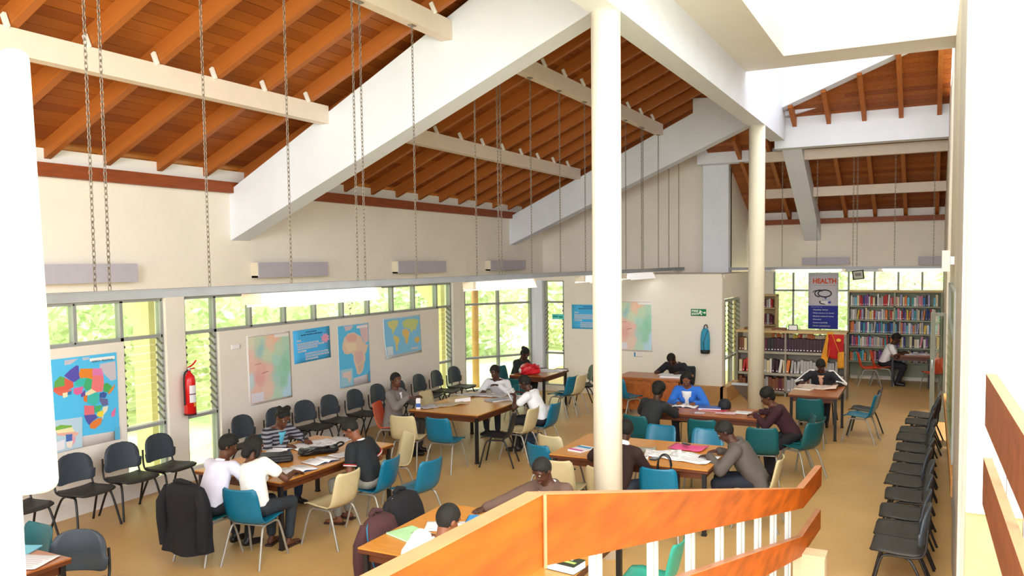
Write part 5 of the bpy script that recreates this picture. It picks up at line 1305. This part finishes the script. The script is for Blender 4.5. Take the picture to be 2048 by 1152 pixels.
def open_book(label, x, y, w_, h, rz, m=PAPER, cover='35507a', z=TT, tilt=0, group='open books on the tables', cat='book', name='open_book'):
    t = thing(name, label, cat, (x, y, z), rz, group)
    for sx in (-1, 1):
        g = [[(sx * (.004 + u / 6 * w_ / 2), (v / 2 - .5) * h, .006 + .022 * math.sin(PI * min(1, u / 6 * 1.0) ** .6) * (1 - u / 7) + .0) for u in range(7)] for v in range(3)]
        MB().sheet(g, .008, m).build('page_block', None, t)
        q = MB()
        for k in range(6):
            v0 = -.4 + k * .14
            us = [.12 + .76 * s / 6 for s in range(7)]
            q.add([(sx * (.004 + u * w_ / 2), v * h, .0125 + .022 * math.sin(PI * min(1, u) ** .6) * (1 - u * 6 / 7)) for u in us for v in (v0, v0 + .03)], [(2 * s, 2 * s + 2, 2 * s + 3, 2 * s + 1) for s in range(6)], flat('b4b2bb'))
        q.build('printed_lines', None, t)
    MB().box(-w_ / 2 - .004, w_ / 2 + .004, -h / 2 - .004, h / 2 + .004, 0, .003).build('cover', pm('cover_' + cover, cover), t)
    return t
def shut_book(label, x, y, w_, h, th, rz, cover, z=TT, cat='book', name='closed_book', mark=None, group=None):
    t = thing(name, label, cat, (x, y, z), rz, group); m = pm('cover_' + cover, cover, rough=.45)
    MB().box(-w_ / 2, w_ / 2, -h / 2, h / 2, th - .003, th).box(-w_ / 2, w_ / 2, -h / 2, h / 2, 0, .003).box(-w_ / 2, -w_ / 2 + .004, -h / 2, h / 2, 0, th).build('cover', m, t)
    MB().box(-w_ / 2 + .004, w_ / 2 - .004, -h / 2 + .004, h / 2 - .004, .003, th - .003).build('page_block', PAPER, t)
    if mark:
        for c, a, b, c_, d in mark: MB().add([(w_ * (a - .5), h * (b - .5), th + .0008), (w_ * (c_ - .5), h * (b - .5), th + .0008), (w_ * (c_ - .5), h * (d - .5), th + .0008), (w_ * (a - .5), h * (d - .5), th + .0008)], [(0, 1, 2, 3)], flat(c)).build('cover_print', None, t)
    return t
def calculator(label, x, y, rz, z=TT):
    t = thing('calculator', label, 'calculator', (x, y, z), rz)
    MB().box(-.04, .04, -.07, .07, 0, .016).build('case', pm('calc_dark', '35383d', rough=.4), t); MB().box(-.033, .033, .03, .06, .016, .018).build('display', pm('calc_lcd', 'a9b3a4', rough=.3), t)
    k = MB()
    for i in range(4):
        for j in range(5): k.box(-.032 + i * .0175, -.02 + i * .0175, -.06 + j * .017, -.049 + j * .017, .016, .020)
    tag(k.build('keys', pm('calc_keys', '8b8e92'), t), None, None, None, 'stuff')
def phone(label, x, y, rz, z=TT):
    t = thing('mobile_phone', label, 'phone', (x, y, z), rz)
    b = MB().box(-.025, .025, -.055, .055, 0, .014, pm('phone_dark', '2b2b30', rough=.3)).build('case', None, t); m = b.modifiers.new('b', 'BEVEL'); m.width = .005; m.segments = 2
    MB().box(-.019, .019, -.005, .045, .014, .0152).build('screen', pm('phone_screen', '4a525c', rough=.15), t)
R_ = math.radians
# bag table
def soft_bag(name, label, x, y, sx, sy, sz, rz, m, z=TT, seed=1, amp=.018, handles=0, cat='bag', pw=2.6):
    t = thing(name, label, cat, (x, y, z), rz); q = MB().ball((0, 0, 0), 1, m, 30, 18); vs = []
    for a, b, c in q.v:
        s = lambda v: math.copysign(abs(v) ** (1 / pw * 1.25), v)
        p = V((s(a) * sx, s(b) * sy, (s(c) * .5 + .5) * sz)); n = mnoise.noise(V((p.x * 9, p.y * 9, p.z * 14 + seed))) * amp + mnoise.noise(V((p.x * 22, p.y * 22, p.z * 30 + seed))) * amp * .5
        vs.append((p.x + n, p.y + n * .6, max(0, p.z + n * (1 if c > -.5 else 0))))
    q.v = vs; q.build('body', None, t)
    for k in range(handles):
        yy = (-1) ** k * sy * .5
        MB().tube(smooth_path([(-sx * .45, yy, sz * .85), (-sx * .42, yy, sz * 1.5), (0, yy * .6, sz * 1.75), (sx * .42, yy, sz * 1.5), (sx * .45, yy, sz * .85)]), .008, 8).build('handle', m, t)
    return t
BAGK = pm('black_nylon', '1c1c20', rough=.45, var=.2, scale=14, bump=.5); BAGP = pm('black_plastic_film', '17171a', rough=.18, var=.2, scale=14, bump=.9)
b = soft_bag('laptop_bag', 'flat black laptop bag on the table, nearer of the two black bags', -6.83, 7.2, .2, .15, .085, R_(50), BAGK, amp=.01, pw=4)
MB().box(-.16, .16, -.152, -.146, .03, .036).build('zip', pm('zip_grey', '6a6a70', rough=.4, metal=.5), b); MB().tube(smooth_path([(-.08, .15, .06), (-.07, .2, .05), (.07, .2, .05), (.08, .15, .06)]), .009, 8).build('handle', BAGK, b)
b = soft_bag('plastic_bag', 'long crumpled black plastic bag on the table beyond the laptop bag', -6.62, 7.72, .25, .10, .075, R_(62), BAGP, amp=.03, seed=5)
MB().tube(smooth_path([(.2, 0, .06), (.3, .04, .1), (.34, -.02, .08), (.22, -.05, .05)]), .012, 8).build('handle_loop', BAGP, b)
open_book('open exercise book in front of the woman in the white T-shirt', -6.3, 6.95, .4, .27, R_(75))
open_book('open white book between the laptop bag and the polo shirt man', -6.33, 7.42, .36, .26, R_(80))
sheetobj('paper_sheet', 'white sheet of paper beside the polo shirt man', 'paper', -6.3, 7.78, .3, .22, R_(80), PAPER, seed=3)
sheetobj('newspaper_sheets', 'large white sheets spread before the woman in the striped top', 'paper', -6.98, 8.05, .62, .4, R_(70), PAPER, seed=4, curl=.02)
sheetobj('newspaper_sheets', 'grey printed sheets at the far end of the table with black bags', 'paper', -6.85, 8.33, .5, .3, R_(100), PAPERG, seed=5, curl=.02)
open_book('open booklet under the hand of the woman in the striped top', -7.16, 7.62, .3, .21, R_(-80))
calculator('dark calculator beside the hand of the woman in the white T-shirt', -6.62, 6.98, R_(60))
# newspaper table
sheetobj('magazine', 'open grey magazine at the left corner of the newspaper table', 'magazine', -7.12, 11.0, .42, .3, R_(70), PAPERG, seed=8, curl=.025)
sheetobj('map_sheet', 'tan folded sheet beside the grey suit man on the newspaper table', 'paper', -6.92, 11.3, .5, .28, R_(60), pm('tan_paper', 'cbb58e'), seed=9, curl=.03)
shut_book('thick tan book lying on the newspaper table', -6.95, 11.62, .32, .22, .07, R_(65), 'cdb68c')
sheetobj('newspaper', 'rumpled newspaper at the far left of the newspaper table', 'newspaper', -7.05, 12.25, .55, .36, R_(55), PAPERG, seed=10, curl=.05)
sheetobj('newspaper', 'rumpled newspaper before the man resting his chin', 'newspaper', -6.7, 12.36, .5, .34, R_(10), PAPERG, seed=11, curl=.04)
shut_book('flat grey book in the middle right of the newspaper table', -6.42, 11.95, .34, .24, .022, R_(65), 'a9adb4')
open_book('open white book lying before the man in white at the newspaper table', -6.22, 12.25, .42, .3, R_(70))
t = open_book('white book held up open by the man in white at the newspaper table', -6.06, 11.85, .36, .26, R_(100), z=.86); t.rotation_euler = (R_(60), 0, R_(100))
b = thing('milk_packet', 'white and blue carton standing by the grey suit man', 'carton', (-7.2, 10.78, TT), R_(30))
MB().box(-.035, .035, -.035, .035, 0, .13).prism([(-.035, -.035, .13), (-.035, .035, .13), (-.035, 0, .17)], (.07, 0, 0)).build('carton_body', PAPER, b); MB().box(-.0355, .0355, -.0355, .0355, .03, .09).build('blue_print', pm('print_blue', '3f64b0'), b)
b = soft_bag('backpack', 'blue rucksack on the floor by the chairs behind the grey suit man', -8.15, 11.7, .16, .13, .4, R_(20), pm('bag_blue', '23508f', rough=.7, var=.2, bump=.5), z=0, seed=7)
b = soft_bag('floor_bag', 'dark blue bag on the floor under the right side of the newspaper table', -5.95, 12.3, .2, .13, .16, R_(40), pm('bag_navy', '26384f', rough=.6, var=.3, bump=.5), z=0, seed=9)
b = soft_bag('plastic_bag', 'white plastic carrier bag on the floor before the back corner table', -6.75, 14.55, .15, .12, .24, R_(30), pm('white_film', 'e6e6ea', rough=.35, var=.1, bump=.6), z=0, seed=12, amp=.03)
# corner table
b = soft_bag('carrier_bag', 'red and white carrier bag on the back corner table', -7.3, 15.05, .2, .14, .2, R_(40), pm('bag_red', 'd2222e', rough=.35, var=.2, bump=.6), seed=3, amp=.055)
b2 = soft_bag('bag_end', None, None, 0, 0, .12, .1, .14, R_(40), pm('white_film', 'e6e6ea', rough=.35)) if 0 else None
MB().ball((-.14, .0, .08), (.1, .12, .08), pm('white_film', 'e6e6ea', rough=.35, var=.1, bump=.6)).build('white_part', None, b)
sheetobj('paper_stack', 'white papers spread on the back corner table', 'paper', -7.1, 15.65, .5, .34, R_(20), PAPER, seed=13)
shut_book('black book at the right end of the back corner table', -6.95, 15.85, .26, .18, .03, R_(10), '222327')
shut_book('black folder at the window side of the back corner table', -7.42, 15.8, .3, .2, .025, R_(30), '1c1d22')
# pink folder table
sheetobj('pink_folder', 'pink plastic folder on the table behind the thick column', 'folder', -2.62, 9.8, .42, .3, R_(-5), pm('folder_pink', 'd94f86', rough=.35, var=.1), seed=20, curl=.04, lines=False)
phone('dark phone lying on the pink folder', -2.64, 9.78, R_(60), z=.80)
sheetobj('paper_sheets', 'white sheets spread in front of the bending man in the grey suit', 'paper', -2.45, 9.3, .55, .42, R_(-12), PAPER, seed=21, curl=.035)
sheetobj('paper_sheets', 'crumpled white sheets in the middle of the pink folder table', 'paper', -2.8, 9.36, .42, .34, R_(15), PAPER, seed=22, curl=.05)
sheetobj('paper_sheet', 'white sheet at the front edge just right of the thick column', 'paper', -3.02, 9.07, .24, .3, R_(12), PAPER, seed=23)
sheetobj('magazine', 'open magazine with dark pictures right of the thick column', 'magazine', -3.12, 9.48, .36, .27, R_(10), pm('magazine_print', '9da08e', var=.5, scale=14), seed=24, curl=.025)
calculator('grey calculator beside the white sheet on the pink folder table', -2.82, 9.1, R_(-10))
shut_book('blue, white and magenta book left of the thick column', -3.78, 9.2, .2, .28, .02, R_(-15), 'e3e2ea', mark=[('3a8fc4', 0, .6, 1, .85), ('c94a9a', 0, .0, 1, .22)])
b = soft_bag('handbag', 'black handbag with two tall handles on the chair before the pink folder table', -2.62, 8.8, .17, .09, .26, R_(10), pm('black_leather', '1a1a1d', rough=.25, var=.2, bump=.4), z=.45, amp=.01, handles=2)
MB().box(-.05, .05, -.096, -.088, .06, .11).build('badge', pm('bag_badge', '3f6a66', rough=.3), b)
# red brown table
open_book('open book in front of the woman in the blue jacket', -3.42, 12.62, .36, .25, R_(0))
shut_book('blue folder in the middle of the red brown table', -3.02, 12.55, .34, .25, .03, R_(12), '3b5fae')
shut_book('red folder under the blue folder on the red brown table', -2.92, 12.44, .36, .22, .012, R_(-6), 'b93a4a', cat='folder')
sheetobj('pink_sheet', 'pale pink sheet at the front of the red brown table', 'paper', -2.72, 12.3, .3, .2, R_(8), pm('paper_pink', 'e9c3cf'), seed=30)
shut_book('small printed card at the front edge of the red brown table', -3.08, 12.16, .15, .1, .004, R_(10), 'cfd0dc', cat='card')
sheetobj('paper_sheet', 'white sheet before the woman in the maroon jacket', 'paper', -2.42, 12.42, .36, .25, R_(0), PAPER, seed=31)
b = thing('peaked_cap', 'dark cap hung beside the round column at the end of the red brown table', 'cap', (-2.82, 12.68, TT), 0)
MB().lathe([(.09, 0), (.1, .03), (.095, .09), (.06, .14), (.01, .155)], n=18).build('crown', pm('cap_black', '1d1e24', rough=.7, var=.2), b); MB().sheet([[(-.08 + .04 * i, -.08 - .06 * j * (1 - abs(i - 2) / 4), .01) for i in range(5)] for j in range(3)], .006).build('peak', pm('cap_black', '1d1e24'), b)
# reader's table
sheetobj('newspaper', 'open pinkish newspaper held by the man before the low bookcase', 'newspaper', -1.78, 15.36, .66, .44, R_(0), pm('pink_newsprint', 'd9bfae', var=.15, scale=18), seed=40, curl=.09)
shut_book('white booklet at the left of the newspaper reader', -1.98, 15.1, .3, .2, .012, R_(-14), 'e6dfd0')
# desk
sheetobj('paper_stack', 'stack of white papers under the librarian\'s pen', 'paper', -4.62, 15.98, .5, .32, R_(-6), PAPER, seed=41)
shut_book('white ledger at the front of the librarian desk', -4.52, 15.72, .44, .28, .03, R_(5), 'dcdde2')
# far table
open_book('open book before the man in white at the far table', -.42, 21.5, .4, .28, R_(95))
open_book('second open book on the far table before the tall bookcase', -.12, 21.55, .38, .28, R_(85))
# green book table
t = shut_book('pale green exercise book with a printed emblem, at the near end of its table', -3.88, 5.68, .38, .27, .014, R_(-20), 'a9d6a0', mark=[('5d7f62', .42, .52, .56, .56), ('5d7f62', .4, .6, .52, .63)])
sheetobj('paper_sheet', 'white sheet left of the boy in the white shirt', 'paper', -3.74, 6.0, .36, .26, R_(25), PAPER, seed=50)
shut_book('bright blue book under the hand of the man in the brown jacket', -3.52, 6.28, .3, .21, .02, R_(20), '2f8ad0')
sheetobj('paper_sheet', 'white sheet beside the bright blue book', 'paper', -3.55, 6.08, .28, .2, R_(30), PAPER, seed=51)
shut_book('thick book with a green and black cover seen below the handrail', -2.42, 5.55, .26, .18, .06, R_(-8), '2c3326', mark=[('a9c46a', .1, .3, .9, .5), ('d9d9c9', .15, .6, .7, .75)])
# bottom left table
sheetobj('paper_sheet', 'white sheet on the bottom left table corner', 'paper', -6.3, 3.86, .42, .3, R_(20), PAPER, seed=52)
shut_book('light blue folder on the bottom left table', -6.62, 3.98, .34, .24, .01, R_(25), '6cc0d8', cat='folder')

# ------------------------------------------------------------------ jackets on chair backs
def draped(label, at, face, m, ztop=.86, zbot=.28, wx=.25, name='draped_jacket', shift=0, sleeves=True, seed=1):
    t = thing(name, label, 'jacket', (at[0], at[1], 0), R_(face - 90)); q = MB(); vs = []; fs = []; nz = 14; na = 30
    for j in range(nz + 1):
        f = j / nz; z = ztop - (ztop - zbot) * f
        rx = wx * (.72 + .5 * min(1, f * 3) ** .5 * .6 + .12 * f) if j else wx * .5; ry = (.075 + .06 * f) if j else .04; cy = -.262 + .06 * min(1, f * 1.6) - (.0 if f < .5 else (f - .5) * .06)
        for i in range(na):
            w = 2 * PI * i / na; fold = 1 + (.06 + .16 * f) * math.sin(w * 5 + seed) * f + .12 * mnoise.noise(V((math.cos(w) * 2, math.sin(w) * 2, f * 3 + seed)))
            s = lambda v: math.copysign(abs(v) ** .7, v)
            vs.append((shift + s(math.cos(w)) * rx * (1 + .04 * math.sin(f * 7)), cy + s(math.sin(w)) * ry * fold, z + .015 * math.sin(w * 2 + seed) * f))
    for j in range(nz):
        for i in range(na): fs.append((j * na + i, (j + 1) * na + i, (j + 1) * na + (i + 1) % na, j * na + (i + 1) % na))
    fs.append(tuple(range(na)))
    q.add(vs, fs, m, True); q.build('body', None, t)
    MB().tube([(shift - wx * .42, -.285, ztop + .01), (shift, -.31, ztop + .03), (shift + wx * .42, -.285, ztop + .01)], [.02, .026, .02], 8).build('collar', m, t)
    if sleeves:
        for sx in (-1, 1): MB().tube(smooth_path([(shift + sx * wx * .8, -.28, ztop - .06), (shift + sx * wx * 1.12, -.3, ztop - .2), (shift + sx * wx * 1.1, -.29, zbot + .1)]), [.05] * 3 + [.055] * 4 + [.045] * 99, 10).build('sleeve', m, t) if 0 else MB().tube([(shift + sx * wx * .8, -.28, ztop - .06), (shift + sx * wx * 1.1, -.3, ztop - .22), (shift + sx * wx * 1.08, -.31, (ztop + zbot) / 2 - .03), (shift + sx * wx * 1.02, -.3, zbot + .05)], [.045, .058, .056, .05], 12).build('sleeve', m, t)
    return t
JB = pm('jacket_black', '17171b', rough=.85, var=.15, bump=.4)
draped('black jacket hanging over the chair of the man in the lilac shirt', (-6.72, 6.08), 90, JB, .85, .14, .27, seed=2, shift=-.03)
draped('black jacket draped over the cream chair at the green book table', (-4.28, 6.48), 0, JB, .84, .42, .22, seed=3)
draped('dark maroon jacket draped over the teal chair at the green book table', (-4.02, 5.75), 0, pm('jacket_maroon', '46282a', rough=.85, var=.15, bump=.4), .86, .2, .2, seed=4)
